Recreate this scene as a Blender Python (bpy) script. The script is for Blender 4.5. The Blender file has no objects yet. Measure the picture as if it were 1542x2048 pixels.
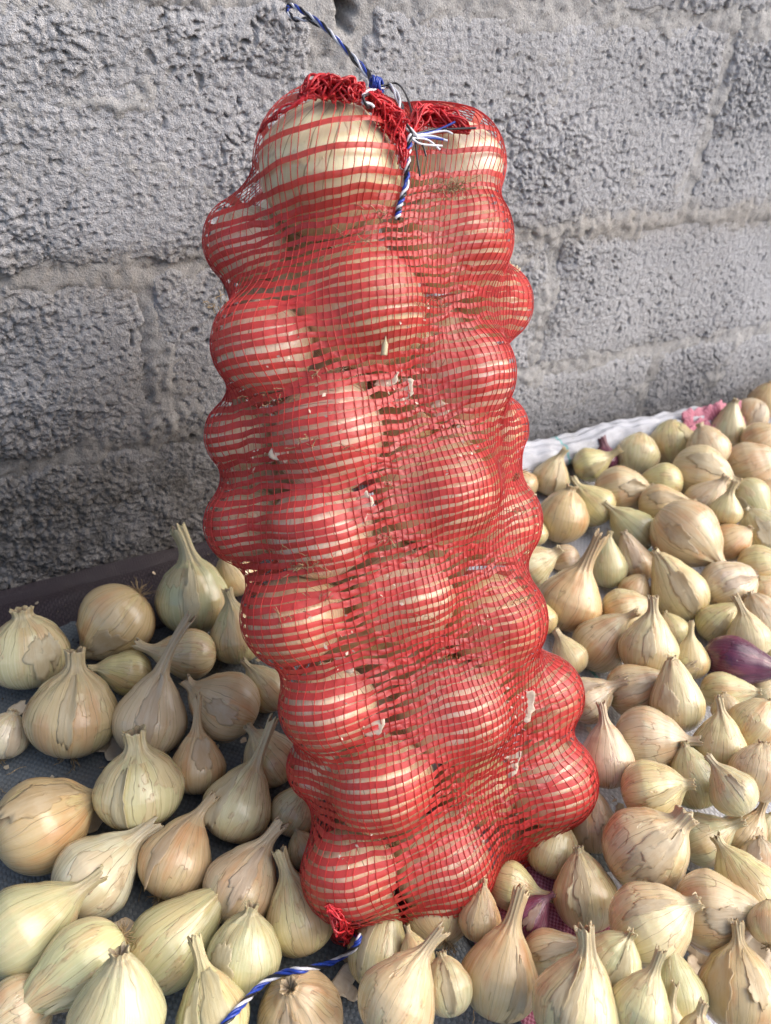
import bpy, math, random
import numpy as np
from mathutils import Vector, Matrix
from mathutils.bvhtree import BVHTree

S = bpy.context.scene
COL = S.collection

# ------------------------------------------------------------------ camera
PITCH, YAW, ROLL = math.radians(36), math.radians(30), math.radians(4.5)
CAM_H, CAM_D, FPX = 0.50, 0.6236, 1500.0       # metres above the ground, metres from the wall
FW = np.array([math.sin(YAW)*math.cos(PITCH), math.cos(YAW)*math.cos(PITCH), -math.sin(PITCH)])
RT0 = np.array([math.cos(YAW), -math.sin(YAW), 0.0]); UP0 = np.cross(RT0, FW)
RT = math.cos(ROLL)*RT0 + math.sin(ROLL)*UP0
UP = -math.sin(ROLL)*RT0 + math.cos(ROLL)*UP0
CAM = np.array([0.0, -CAM_D, CAM_H])
cd = bpy.data.cameras.new('camera'); cam = bpy.data.objects.new('camera', cd); COL.objects.link(cam)
cam.matrix_world = Matrix(((RT[0], UP[0], -FW[0], CAM[0]), (RT[1], UP[1], -FW[1], CAM[1]),
                           (RT[2], UP[2], -FW[2], CAM[2]), (0, 0, 0, 1)))
cd.sensor_fit = 'VERTICAL'; cd.sensor_height = 24.0; cd.lens = 24.0*FPX/2048.0
cd.clip_start = 0.01; cd.clip_end = 200
cd.dof.use_dof = True; cd.dof.focus_distance = 0.47; cd.dof.aperture_fstop = cd.lens/2.6
S.camera = cam

# ------------------------------------------------------------------ light
W = bpy.data.worlds.new('World'); S.world = W; W.use_nodes = True
nt = W.node_tree; bg = nt.nodes['Background']
sky = nt.nodes.new('ShaderNodeTexSky'); sky.sky_type = 'NISHITA'; sky.sun_disc = False
SUN_EL, SUN_AZ = math.radians(42), math.radians(122)   # azimuth clockwise from the wall's inward normal (+Y)
sky.sun_elevation = SUN_EL; sky.sun_rotation = SUN_AZ
sky.air_density = 1.0; sky.dust_density = 4.0; sky.ozone_density = 1.0
nt.links.new(sky.outputs[0], bg.inputs[0]); bg.inputs[1].default_value = 0.12
sd = bpy.data.lights.new('sun', 'SUN'); sun = bpy.data.objects.new('sun', sd); COL.objects.link(sun)
sd.energy = 1.3; sd.angle = math.radians(70); sd.color = (1.0, 0.985, 0.965)
sdir = Vector((math.sin(SUN_AZ)*math.cos(SUN_EL), math.cos(SUN_AZ)*math.cos(SUN_EL), math.sin(SUN_EL)))
sun.rotation_euler = sdir.to_track_quat('Z', 'Y').to_euler()
S.view_settings.view_transform = 'Standard'; S.view_settings.look = 'None'
S.view_settings.gamma = 1.0; S.view_settings.use_curve_mapping = False
S.view_settings.exposure = 1.1
S.render.engine = 'CYCLES'
S.cycles.use_denoising = True; S.cycles.max_bounces = 6; S.cycles.diffuse_bounces = 4
S.cycles.glossy_bounces = 2; S.cycles.transmission_bounces = 3; S.cycles.transparent_max_bounces = 6
S.cycles.caustics_reflective = False; S.cycles.caustics_refractive = False

# ------------------------------------------------------------------ helpers
def ray(x, y):
    return FW + (x-771)/FPX*RT - (y-1024)/FPX*UP          # unit depth along the camera axis
def on_plane(x, y, p0, n):
    d = ray(x, y); return CAM + d*(np.dot(p0-CAM, n)/np.dot(d, n))
def on_ground(x, y, z=0.0):
    return on_plane(x, y, np.array([0, 0, z]), np.array([0, 0, 1.0]))
def on_wall(x, y, off=0.0):
    return on_plane(x, y, np.array([0, -off, 0]), np.array([0, 1.0, 0]))

def new_mesh(name, V, F, mat=None, smooth=True, oc=None, normals=None):
    V = np.ascontiguousarray(V, np.float32); F = np.ascontiguousarray(F, np.int32)
    m, k = F.shape
    me = bpy.data.meshes.new(name)
    me.vertices.add(len(V)); me.vertices.foreach_set('co', V.ravel())
    me.loops.add(m*k); me.loops.foreach_set('vertex_index', F.ravel())
    me.polygons.add(m); me.polygons.foreach_set('loop_start', np.arange(0, m*k, k, dtype=np.int32))
    me.polygons.foreach_set('use_smooth', np.full(m, smooth, bool))
    me.update(calc_edges=True)
    if oc is not None:
        a = me.attributes.new('oc', 'FLOAT_VECTOR', 'POINT'); a.data.foreach_set('vector', np.ascontiguousarray(oc, np.float32).ravel())
    if normals is not None:
        me.normals_split_custom_set_from_vertices(np.ascontiguousarray(normals, np.float32).tolist())
    if mat: me.materials.append(mat)
    return me
def obj(name, me, parent=None, color=None, world=False):
    o = bpy.data.objects.new(name, me); COL.objects.link(o)
    if parent is not None:
        o.parent = parent
        if world: o.location = -parent.location        # the mesh was made in world coordinates
    if color is not None: o.color = color
    return o
def tag(o, label=None, cat=None, group=None, kind=None):
    if label: o['label'] = label
    if cat: o['category'] = cat
    if group: o['group'] = group
    if kind: o['kind'] = kind
    return o
def empty(name, loc=(0, 0, 0)):
    o = bpy.data.objects.new(name, None); COL.objects.link(o); o.location = loc; o.empty_display_size = .02
    return o
def grid_faces(nr, nc, wrap=False, flip=False):
    i = np.arange(nr-1)[:, None]; j = np.arange(nc if wrap else nc-1)[None, :]
    j2 = (j+1) % nc
    f = np.stack([i*nc+j, i*nc+j2, (i+1)*nc+j2, (i+1)*nc+j], -1).reshape(-1, 4)
    return f[:, ::-1] if flip else f
def tube(path, rad, sides=5, closed=False):
    """verts, quads of a tube along a polyline (rad: scalar or per point)"""
    P = np.asarray(path, float); n = len(P); rad = np.broadcast_to(rad, (n,))
    T = np.gradient(P, axis=0); T /= np.linalg.norm(T, axis=1)[:, None]+1e-12
    ref = np.array([0.31, 0.2, 0.93])
    A = np.cross(T, ref); A /= np.linalg.norm(A, axis=1)[:, None]+1e-9
    B = np.cross(T, A)
    th = np.linspace(0, 2*np.pi, sides, endpoint=False)
    V = P[:, None, :] + rad[:, None, None]*(np.cos(th)[None, :, None]*A[:, None, :] + np.sin(th)[None, :, None]*B[:, None, :])
    return V.reshape(-1, 3), grid_faces(n, sides, True)
def join(parts):
    Vs, Fs, k = [], [], 0
    for v, f in parts:
        Vs.append(v); Fs.append(f+k); k += len(v)
    return np.concatenate(Vs), np.concatenate(Fs)
def smooth_path(pts, n):
    """Catmull-Rom through the points, n samples"""
    P = np.asarray(pts, float); P = np.vstack([2*P[0]-P[1], P, 2*P[-1]-P[-2]])
    m = len(P)-3; u = np.linspace(0, m-1e-6, n); i = u.astype(int); t = (u-i)[:, None]
    a, b, c, d = P[i], P[i+1], P[i+2], P[i+3]
    return .5*((2*b)+(c-a)*t+(2*a-5*b+4*c-d)*t**2+(3*b-a-3*c+d)*t**3)
def _hash(ix, iy, seed):
    h = (ix.astype(np.int64)*374761393 + iy.astype(np.int64)*668265263 + seed*1442695041) & 0xffffffff
    h = ((h ^ (h >> 13))*1274126177) & 0xffffffff
    h = ((h ^ (h >> 16))*2246822519) & 0xffffffff
    return (h ^ (h >> 15)) & 0xffffffff
def pn(x, y, seed=0):
    """2-D gradient noise, about -1..1"""
    x = np.asarray(x, float); y = np.asarray(y, float)
    ix = np.floor(x); iy = np.floor(y); fx = x-ix; fy = y-iy
    u = fx**3*(fx*(fx*6-15)+10); v = fy**3*(fy*(fy*6-15)+10)
    def g(dx, dy):
        a = _hash(ix+dx, iy+dy, seed)*(2*np.pi/4294967296.0)
        return np.cos(a)*(fx-dx)+np.sin(a)*(fy-dy)
    return 1.5*((g(0, 0)*(1-u)+g(1, 0)*u)*(1-v)+(g(0, 1)*(1-u)+g(1, 1)*u)*v)
def sstep(a, b, x):
    t = np.clip((x-a)/(b-a), 0, 1); return t*t*(3-2*t)

# ------------------------------------------------------------------ materials
class NT:
    def __init__(s, name):
        s.m = bpy.data.materials.new(name); s.m.use_nodes = True; s.t = s.m.node_tree
        s.bsdf = s.t.nodes['Principled BSDF']; s.out = s.t.nodes['Material Output']
    def n(s, typ, **kw):
        nd = s.t.nodes.new('ShaderNode'+typ)
        for k, v in kw.items():
            if k.startswith('i'): 
                key = k[1:]; key = int(key) if key.isdigit() else key.replace('_', ' ')
                s.set(nd.inputs[key], v)
            else: setattr(nd, k, v)
        return nd
    def set(s, sock, v):
        if hasattr(v, 'is_output') or isinstance(v, bpy.types.NodeSocket): s.t.links.new(v, sock)
        elif isinstance(v, (tuple, list)) and len(v) == 3 and sock.type == 'RGBA': sock.default_value = (*v, 1)
        else: sock.default_value = v
    def math(s, op, a, b=0.0, c=None, clamp=False):
        nd = s.t.nodes.new('ShaderNodeMath'); nd.operation = op; nd.use_clamp = clamp
        s.set(nd.inputs[0], a); s.set(nd.inputs[1], b)
        if c is not None: s.set(nd.inputs[2], c)
        return nd.outputs[0]
    def mix(s, f, a, b, mode='MIX'):
        nd = s.t.nodes.new('ShaderNodeMix'); nd.data_type = 'RGBA'; nd.blend_type = mode
        s.set(nd.inputs['Factor'], f); s.set(nd.inputs[6], a); s.set(nd.inputs[7], b); return nd.outputs[2]
    def noise(s, vec, scale, detail=3, rough=.55, w=None, dist=0.0):
        nd = s.t.nodes.new('ShaderNodeTexNoise')
        if w is not None: nd.noise_dimensions = '4D'; s.set(nd.inputs['W'], w)
        s.set(nd.inputs['Vector'], vec); nd.inputs['Scale'].default_value = scale
        nd.inputs['Detail'].default_value = detail; nd.inputs['Roughness'].default_value = rough
        nd.inputs['Distortion'].default_value = dist
        return nd.outputs['Fac']
    def step(s, x, a, b, to0=0.0, to1=1.0):
        nd = s.t.nodes.new('ShaderNodeMapRange'); nd.interpolation_type = 'SMOOTHSTEP'
        s.set(nd.inputs[0], x); s.set(nd.inputs[1], a); s.set(nd.inputs[2], b)
        s.set(nd.inputs[3], to0); s.set(nd.inputs[4], to1); return nd.outputs[0]
    def scale(s, vec, v):
        nd = s.t.nodes.new('ShaderNodeVectorMath'); nd.operation = 'MULTIPLY'
        s.set(nd.inputs[0], vec); nd.inputs[1].default_value = v; return nd.outputs[0]
    def bump(s, h, strength, dist, normal=None):
        nd = s.t.nodes.new('ShaderNodeBump'); nd.inputs['Strength'].default_value = strength
        nd.inputs['Distance'].default_value = dist; s.set(nd.inputs['Height'], h)
        if normal is not None: s.set(nd.inputs['Normal'], normal)
        return nd.outputs[0]

def mat_onion(name, red=False):
    k = NT(name); b = k.bsdf
    at = k.n('Attribute', attribute_name='oc').outputs['Vector']
    info = k.n('ObjectInfo'); rnd = k.math('MULTIPLY', info.outputs['Random'], 91.7)
    tint = info.outputs['Color']; cov = info.outputs['Alpha']
    sx = k.n('SeparateXYZ', i0=at); v = sx.outputs[2]
    th = k.math('ARCTAN2', sx.outputs[1], sx.outputs[0])
    # torn outer skin: sharp-edged patches, drawn out along the bulb
    n1 = k.noise(k.scale(at, (1.25, 1.25, .75)), 1.25, 4, .5, rnd, .35)
    d1 = k.math('SUBTRACT', n1, k.math('SUBTRACT', .675, k.math('MULTIPLY', cov, .36)))
    outer = k.step(d1, -.006, .006)
    rim = k.step(k.math('ABSOLUTE', k.math('ADD', d1, .0)), 0.0, .022, 1, 0)
    rimn = k.noise(k.scale(at, (2, 2, 1.2)), 2.2, 2, .5, k.math('ADD', rnd, 7.3))
    rim = k.math('MULTIPLY', rim, k.step(rimn, .40, .55))
    # soft rusty stain
    n2 = k.noise(k.scale(at, (1.0, 1.0, .55)), 1.7, 3, .55, k.math('ADD', rnd, 31.0))
    rust = k.math('MULTIPLY', k.step(n2, .47, .64), k.math('ADD', .08, k.math('MULTIPLY', cov, .80)))
    # fine fibres running from root to neck
    fib = k.noise(k.scale(at, (16, 16, .55)), 1.0, 4, .6, rnd)
    fib2 = k.noise(k.scale(at, (5, 5, .5)), 1.0, 2, .5, k.math('ADD', rnd, 3.0))
    # veins
    wob = k.math('MULTIPLY', k.math('SUBTRACT', k.noise(k.scale(at, (2.4, 2.4, 1.1)), 1.0, 2, .5, k.math('ADD', rnd, 12.0)), .5), 1.5)
    uu = k.math('ADD', k.math('MULTIPLY', th, 21/6.28318), wob)
    fr = k.math('ABSOLUTE', k.math('SUBTRACT', k.math('FRACT', uu), .5))
    vein = k.step(fr, .006, .042, 1, 0)
    vbr = k.noise(k.scale(at, (3.5, 3.5, .9)), 1.3, 2, .5, k.math('ADD', rnd, 55.0))
    vein = k.math('MULTIPLY', vein, k.step(vbr, .36, .52))
    vein = k.math('MULTIPLY', vein, k.step(v, -.8, .3, .15, .82))
    blot = k.noise(at, 2.2, 4, .6, k.math('ADD', rnd, 77.0))
    speck = k.noise(at, 9.0, 3, .6, k.math('ADD', rnd, 20.0))
    if red:
        tan = (.075, .016, .04); rustc = (.20, .035, .075); rimc = (.03, .006, .016); veinc = (.015, .004, .01); dry = (.16, .06, .07)
    else:
        tan = k.mix(.55, tint, (.55, .41, .225)); rustc = (.52, .265, .11); rimc = (.27, .125, .05)
        veinc = (.15, .10, .045); dry = (.44, .35, .21)
    c = k.mix(k.step(n2, .3, .6), tint, k.mix(.5, tint, (.56, .52, .27) if not red else (.09, .014, .04)))
    c = k.mix(k.math('MULTIPLY', outer, .9), c, tan)
    c = k.mix(rust, c, rustc)
    c = k.mix(k.math('MULTIPLY', rim, .34), c, rimc)
    c = k.mix(k.step(fib, .3, .75, .0, .34), c, k.mix(.5, c, (.72, .62, .44) if not red else (.2, .05, .1)))
    c = k.mix(k.step(fib2, .45, .7, 0, .10), c, rimc)
    c = k.mix(vein, c, veinc)
    c = k.mix(k.step(blot, .60, .72, 0, .5), c, (.30, .22, .13) if not red else (.02, .006, .012))
    c = k.mix(k.step(speck, .70, .78, 0, .45), c, (.16, .10, .055))
    # dry neck and root plate
    nk = k.step(k.math('ADD', v, k.math('MULTIPLY', k.math('SUBTRACT', fib, .5), .7)), .70, 1.25)
    dn = k.mix(k.step(fib, .35, .7), k.mix(.4, dry, tint), k.mix(.55, dry, (.20, .14, .08) if not red else (.06, .02, .03)))
    c = k.mix(k.math('MULTIPLY', nk, .8), c, dn)
    c = k.mix(k.step(v, 2.0, 2.06), c, (.22, .16, .09))
    c = k.mix(k.step(v, -.9, -.985), c, (.24, .17, .10))
    k.set(b.inputs['Base Color'], c)
    ro = k.math('ADD', k.step(fib, .25, .75, .17, .34), k.math('MULTIPLY', nk, .25))
    ro = k.math('ADD', ro, k.math('MULTIPLY', outer, .05))
    k.set(b.inputs['Roughness'], ro); b.inputs['Specular IOR Level'].default_value = .58
    b.inputs['Coat Weight'].default_value = .18; b.inputs['Coat Roughness'].default_value = .16
    b.inputs['Subsurface Weight'].default_value = .12 if not red else 0
    b.inputs['Subsurface Radius'].default_value = (.006, .003, .0012); b.inputs['Subsurface Scale'].default_value = .6
    h = k.math('ADD', k.math('MULTIPLY', fib, .4), k.math('MULTIPLY', outer, .6))
    h = k.math('ADD', h, k.math('MULTIPLY', k.noise(k.scale(at, (3, 3, 2)), 1.6, 3, .5, rnd), .9))
    h = k.math('SUBTRACT', h, k.math('MULTIPLY', vein, .12))
    k.set(b.inputs['Normal'], k.bump(h, .55, .0011))
    return k.m

def mat_skin():
    k = NT('papery_skin'); b = k.bsdf
    info = k.n('ObjectInfo'); at = k.n('Attribute', attribute_name='oc').outputs['Vector']
    rnd = k.math('MULTIPLY', info.outputs['Random'], 50.0)
    f = k.noise(k.scale(at, (9, 1.2, 1)), 1.0, 4, .6, rnd)
    n = k.noise(at, 1.3, 3, .6, rnd)
    c = k.mix(k.step(n, .35, .65), k.mix(.5, info.outputs['Color'], (.70, .60, .45)), k.mix(.5, info.outputs['Color'], (.58, .43, .27)))
    c = k.mix(k.step(f, .5, .75, 0, .25), c, (.34, .23, .12))
    k.set(b.inputs['Base Color'], c); k.set(b.inputs['Roughness'], .42)
    k.set(b.inputs['Normal'], k.bump(f, .5, .0008))
    tr = k.n('BsdfTranslucent', i0=c); mx = k.n('MixShader', i0=.28)
    k.t.links.new(b.outputs[0], mx.inputs[1]); k.t.links.new(tr.outputs[0], mx.inputs[2])
    k.t.links.new(mx.outputs[0], k.out.inputs[0])
    return k.m

def mat_plain(name, col, rough=.6, var=.25, scale=200.0, spec=.4, bump=0.0):
    k = NT(name); b = k.bsdf
    tc = k.n('NewGeometry').outputs['Position']
    f = k.noise(tc, scale, 3, .6)
    c = k.mix(k.step(f, .3, .7), tuple(x*(1-var) for x in col), tuple(min(1, x*(1+var)) for x in col))
    k.set(b.inputs['Base Color'], c); b.inputs['Roughness'].default_value = rough; b.inputs['Specular IOR Level'].default_value = spec
    if bump: k.set(b.inputs['Normal'], k.bump(f, .6, bump))
    return k.m

def mat_net(name, col, trans=.25, rough=.27, bump=.0006):
    k = NT(name); b = k.bsdf
    pos = k.n('NewGeometry').outputs['Position']
    f = k.noise(pos, 420, 3, .6); g = k.noise(pos, 55, 2, .5)
    c = k.mix(k.step(g, .3, .7), tuple(x*.82 for x in col), tuple(min(1, x*1.12) for x in col))
    k.set(b.inputs['Base Color'], c); k.set(b.inputs['Roughness'], k.step(g, .3, .7, rough*.8, rough*1.4))
    b.inputs['Specular IOR Level'].default_value = .62
    k.set(b.inputs['Normal'], k.bump(f, .45, bump))
    tr = k.n('BsdfTranslucent', i0=k.mix(.6, c, (.95, .30, .24))); mx = k.n('MixShader', i0=trans)
    k.t.links.new(b.outputs[0], mx.inputs[1]); k.t.links.new(tr.outputs[0], mx.inputs[2])
    k.t.links.new(mx.outputs[0], k.out.inputs[0])
    return k.m

def mat_concrete(name, base, mortar=False):
    k = NT(name); b = k.bsdf
    pos = k.n('NewGeometry').outputs['Position']; sx = k.n('SeparateXYZ', i0=pos)
    info = k.n('ObjectInfo').outputs['Random']
    big = k.noise(pos, 7, 4, .6); mid = k.noise(pos, 60, 4, .65); fine = k.noise(pos, 480, 3, .7); fi2 = k.noise(pos, 900, 2, .6)
    c = k.mix(k.step(big, .35, .68), tuple(x*.86 for x in base), tuple(x*1.1 for x in base))
    c = k.mix(k.step(info, 0, 1, 0, .22), c, tuple(x*.8 for x in base))
    c = k.mix(k.step(mid, .5, .75, 0, .35), c, (base[0]*.72, base[1]*.67, base[2]*.6))
    c = k.mix(k.step(fine, .25, .75, .35, 0), c, tuple(x*.45 for x in base))
    c = k.mix(k.step(fi2, .55, .72, 0, .6), c, tuple(min(.8, x*1.5) for x in base))
    c = k.mix(k.step(k.noise(pos, 260, 2, .5), .64, .72, 0, .75), c, tuple(x*.22 for x in base))
    # earthy dust along the bed joint
    j = k.math('ABSOLUTE', k.math('SUBTRACT', sx.outputs[2], .284))
    dust = k.math('MULTIPLY', k.step(k.math('ADD', j, k.math('MULTIPLY', k.math('SUBTRACT', mid, .5), .08)), .004, .03, 1, 0), k.step(big, .3, .6, .1, .38))
    c = k.mix(dust, c, (.20, .165, .12))
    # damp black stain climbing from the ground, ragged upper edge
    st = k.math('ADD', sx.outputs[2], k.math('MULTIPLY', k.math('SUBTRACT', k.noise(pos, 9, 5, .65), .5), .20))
    left = k.step(sx.outputs[0], .05, .50, 1, 0)  # raises and deepens the damp stain leftwards, as shade painted into the colour
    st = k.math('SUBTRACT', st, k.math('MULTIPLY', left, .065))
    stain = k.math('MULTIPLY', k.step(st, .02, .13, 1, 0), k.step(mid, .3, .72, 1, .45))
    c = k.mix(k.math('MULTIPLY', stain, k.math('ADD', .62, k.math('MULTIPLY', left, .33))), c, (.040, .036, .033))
    left_shade = k.math('MULTIPLY', k.math('MULTIPLY', left, k.step(st, .13, .27, 1, 0)), k.step(big, .35, .6, .15, .6))  # patchy shade painted on the left side, reaching above the stain
    c = k.mix(left_shade, c, (.13, .115, .10))
    k.set(b.inputs['Base Color'], c); b.inputs['Roughness'].default_value = .92; b.inputs['Specular IOR Level'].default_value = .2
    h = k.math('ADD', k.math('MULTIPLY', fine, .7), k.math('MULTIPLY', mid, 1.0 if not mortar else .5))
    k.set(b.inputs['Normal'], k.bump(k.math('ADD', h, k.math('MULTIPLY', fi2, .45)), 1.0 if not mortar else .7, .0026))
    return k.m

def mat_woven(name, col, col2, pitch=.0024, stripes=None, rough=.5, dirt=.3):
    k = NT(name); b = k.bsdf
    uv = k.n('Attribute', attribute_name='oc').outputs['Vector']; sx = k.n('SeparateXYZ', i0=uv)
    a = k.math('SINE', k.math('MULTIPLY', sx.outputs[0], math.pi/pitch)); c_ = k.math('SINE', k.math('MULTIPLY', sx.outputs[1], math.pi/pitch))
    w = k.math('MULTIPLY', a, c_)
    h = k.math('ADD', k.math('MULTIPLY', k.step(w, -.3, .3), .5), k.math('MULTIPLY', k.math('ABSOLUTE', a), .4))
    pos = k.n('NewGeometry').outputs['Position']
    big = k.noise(pos, 14, 4, .6); fine = k.noise(pos, 200, 3, .6)
    c = k.mix(k.step(w, -.4, .4), col2, col)
    c = k.mix(k.step(big, .45, .75, 0, dirt), c, (.10, .085, .065))
    c = k.mix(k.step(fine, .55, .8, 0, dirt), c, (.14, .12, .09))
    if stripes:
        for x0, cc in stripes:
            s = k.step(k.math('ABSOLUTE', k.math('SUBTRACT', sx.outputs[0], x0)), .0012, .0020, .75, 0)
            c = k.mix(s, c, cc)
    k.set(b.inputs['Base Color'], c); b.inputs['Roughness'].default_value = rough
    k.set(b.inputs['Normal'], k.bump(h, .6, .0008))
    return k.m

M_ON = mat_onion('onion_skin'); M_RED = mat_onion('red_onion_skin', True)
M_SKIN = mat_skin(); M_ROOT = mat_plain('dry_root', (.30, .215, .115), .8, .35, 300)
M_BAND = mat_net('red_net_tape', (.54, .046, .050), .45); M_THREAD = mat_net('red_net_thread', (.52, .03, .03), .25, .35, .0002)
M_HEM = mat_net('red_hem_cord', (.58, .022, .03), .12, .3, .0004)
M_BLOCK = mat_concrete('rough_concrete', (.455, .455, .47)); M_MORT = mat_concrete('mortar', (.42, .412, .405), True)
M_SOIL = mat_plain('soil', (.085, .07, .055), .95, .35, 60, .2, .004)
M_SACKL = mat_woven('grey_woven_plastic', (.125, .14, .15), (.085, .10, .11), dirt=.5)
M_SACKR = mat_woven('white_woven_plastic', (.50, .51, .545), (.40, .41, .45), stripes=((.575, (.10, .38, .36)), (.40, (.10, .38, .36))), dirt=.35)
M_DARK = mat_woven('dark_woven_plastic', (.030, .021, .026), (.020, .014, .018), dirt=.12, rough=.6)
M_BLACK = mat_plain('black_ribbon', (.014, .014, .018), .3, .2, 200, .5)
M_WHITE = mat_plain('white_ribbon', (.62, .63, .68), .35, .12, 200, .5)
M_BLUE = mat_plain('blue_ribbon', (.018, .05, .32), .3, .2, 200, .5)

# ------------------------------------------------------------------ ground
def sheet_grid(x0, x1, y0, y1, nx, ny, zf):
    X, Y = np.meshgrid(np.linspace(x0, x1, nx), np.linspace(y0, y1, ny))
    return X, Y, zf(X, Y)
gx = np.concatenate([np.linspace(-40, -1.2, 8), np.linspace(-1.1, 2.4, 60), np.linspace(2.6, 40, 8)])
gy = np.concatenate([np.linspace(-40, -1.6, 8), np.linspace(-1.5, .02, 30), np.linspace(.4, 40, 6)])
X, Y = np.meshgrid(gx, gy)
Z = -.006 + .003*pn(X*14, Y*14, 3)*(np.abs(X) < 3)
tag(obj('ground', new_mesh('ground', np.stack([X, Y, Z], -1).reshape(-1, 3), grid_faces(len(gy), len(gx)), M_SOIL)), kind='structure')

# ------------------------------------------------------------------ concrete block wall
JZ = [-.075, .122, .2835, .4735, .668, .86, 1.05]          # bed joints
OFF = [.318, .115, .293, .115, .293, .115]                 # one vertical joint of each course
BL = .43
def relief(x, z):
    """cast concrete: rounded lumps with sharp creases between, and pits; metres outwards"""
    wx = x + .0030*pn(x*80, z*80, 11)+.0010*pn(x*240, z*240, 14); wz = z + .0030*pn(x*80, z*80, 12)+.0010*pn(x*240, z*240, 15)
    rough = sstep(-.55, .5, pn(x*5+3, z*6, 21) + .5*pn(x*17, z*21, 22) + .75*sstep(.42, -.05, x) - .30)
    l1 = np.abs(pn(wx*88, wz*118, 1)); l2 = np.abs(pn(wx*180, wz*215, 2)); l3 = pn(wx*330, wz*350, 3)
    h = .0023*sstep(0, .30, l1)*(.10+.9*rough)*(.55+.45*sstep(-.3, .3, pn(x*40, z*40, 23))) + .0016*sstep(0, .34, l2)*(.18+.82*rough) + .0008*l3*(.6+.4*rough)
    h += .0022*pn(x*9, z*9, 4) + .0018*pn(x*34, z*40, 16)*rough + .0005*pn(x*560, z*560, 5) + .0011*pn(x*150, z*170, 18) + .0008*pn(x*290+4, z*300, 19)
    pit = sstep(.55, .68, pn(wx*95+9, wz*104, 6)); h -= .0075*pit*(.2+.8*sstep(-.3, .3, pn(x*9, z*9, 7)))
    pit2 = sstep(.46, .62, pn(wx*205+9, wz*205, 8)); h -= .0036*pit2*(.35+.65*sstep(-.4, .3, pn(x*14+4, z*14, 17)))
    cr = sstep(.07, .0, np.abs(pn(wx*21, wz*40, 9)))*sstep(.1, .5, pn(x*16, z*26, 10)); h -= .0055*cr*(.2+.8*rough)
    return h*(.62+.38*rough) - .004
wall = empty('concrete_wall', (0, 0, 0))
tag(wall, 'rough grey concrete block wall with mortar joints, damp and blackened at its foot', 'wall')
def block(x0, x1, z0, z1, step):
    ov = .003
    nx = max(4, int((x1-x0+2*ov)/step)); nz = max(4, int((z1-z0+2*ov)/step))
    X, Z_ = np.meshgrid(np.linspace(x0-ov, x1+ov, nx), np.linspace(z0-ov, z1+ov, nz))
    wv = .0055*pn(X*32, Z_*32, 31) + .0025*pn(X*110, Z_*110, 32)
    dx = np.minimum(X-x0, x1-X)+wv; dz = np.minimum(Z_-z0, z1-Z_)+wv
    d = np.minimum(dx, dz)
    h = relief(X, Z_) - .020*(1-sstep(-.005, .0045, d)) - .0022*(1-sstep(0, .02, d))
    # broken corner beside the big open joint above the bag
    h -= .030*np.exp(-(((X-.292+.008*pn(X*80, Z_*80, 48))/.020)**4+((Z_-.462)/.013)**4)) + .014*np.exp(-(((X-.284+.006*pn(X*70, Z_*70, 49))/.020)**4+((Z_-.425)/.05)**4))
    Zs = Z_ - .55*h*(np.abs(d) > .0) + .0
    V = np.stack([X, -h, Zs], -1).reshape(-1, 3)
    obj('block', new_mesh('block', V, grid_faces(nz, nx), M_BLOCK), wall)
for r in range(6):
    z0, z1 = JZ[r]+.0048, JZ[r+1]-.0048
    for i in range(-4, 6):
        a = OFF[r]+i*BL; x0, x1 = a+.004, a+BL-.004
        if x1 < -.95 or x0 > 2.3: continue
        seen = x1 > -.06 and x0 < 1.05 and r < 4
        st = .00125 if seen else .009
        if seen and r == 3: st = .0020
        block(x0, x1, z0, z1, st)
# mortar: one bed that runs behind the blocks and is squeezed out of the joints here and there
def seg_bump(X, Z_, a, b, w, hgt):
    a = np.array(a); b = np.array(b); d = b-a; L = (d**2).sum()
    t = np.clip(((X-a[0])*d[0]+(Z_-a[1])*d[1])/L, 0, 1)
    q = np.sqrt((X-a[0]-t*d[0])**2+(Z_-a[1]-t*d[1])**2)
    return hgt*np.exp(-(q/w)**2.6)
def mortar_patch(x0, x1, z0, z1, step):
    nx = int((x1-x0)/step); nz = int((z1-z0)/step)
    X, Z_ = np.meshgrid(np.linspace(x0, x1, nx), np.linspace(z0, z1, nz))
    h = -.0034 + .0024*pn(X*26, Z_*38, 41) + .0018*pn(X*90, Z_*90, 42) + .0009*pn(X*210, Z_*210, 45) + .8*relief(X+.37, Z_+.21)
    wob = .25*pn(X*40, Z_*40, 46)
    n = 1+.35*pn(X*55, Z_*55, 44)+wob
    sq = 0
    for a, b, w, g in ((( .46, .287), (.95, .287), .009, .0085), ((.475, .272), (.515, .262), .022, .0130), ((.585, .246), (.49, .190), .010, .0100),
                       ((.742, .440), (.700, .318), .008, .009), ((.955, .27), (.915, .18), .013, .012), ((-.1, .285), (.13, .280), .006, .006), ((.125, .25), (.118, .15), .012, .0075),
                       ((.09, .28), (.15, .275), .008, .007), ((.90, .10), (.86, .02), .012, .011), ((.285, .43), (.290, .36), .011, .0080), ((.75, .47), (.83, .462), .02, .014)):
        sq = np.maximum(sq, seg_bump(X, Z_, a, b, w, g)) if not np.isscalar(sq) else seg_bump(X, Z_, a, b, w, g)
    h = h + .26*sq*np.clip(n, .0, 1.5)
    h -= .026*sstep(.3, .9, np.exp(-(((X-.290-.25*(Z_-.455)+.006*pn(X*90, Z_*90, 47))/.010)**2+((Z_-.468+.5*np.abs(X-.285))/.013)**4)))
    V = np.stack([X, -h, Z_-.3*h], -1).reshape(-1, 3)
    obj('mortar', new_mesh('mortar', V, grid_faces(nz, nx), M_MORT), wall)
mortar_patch(-.08, 1.06, -.02, .50, .0026)
for a in ((-.95, -.08, -.07, 1.04), (1.06, 2.3, -.07, 1.04), (-.08, 1.06, .50, 1.04)): mortar_patch(*a, .012)
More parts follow.
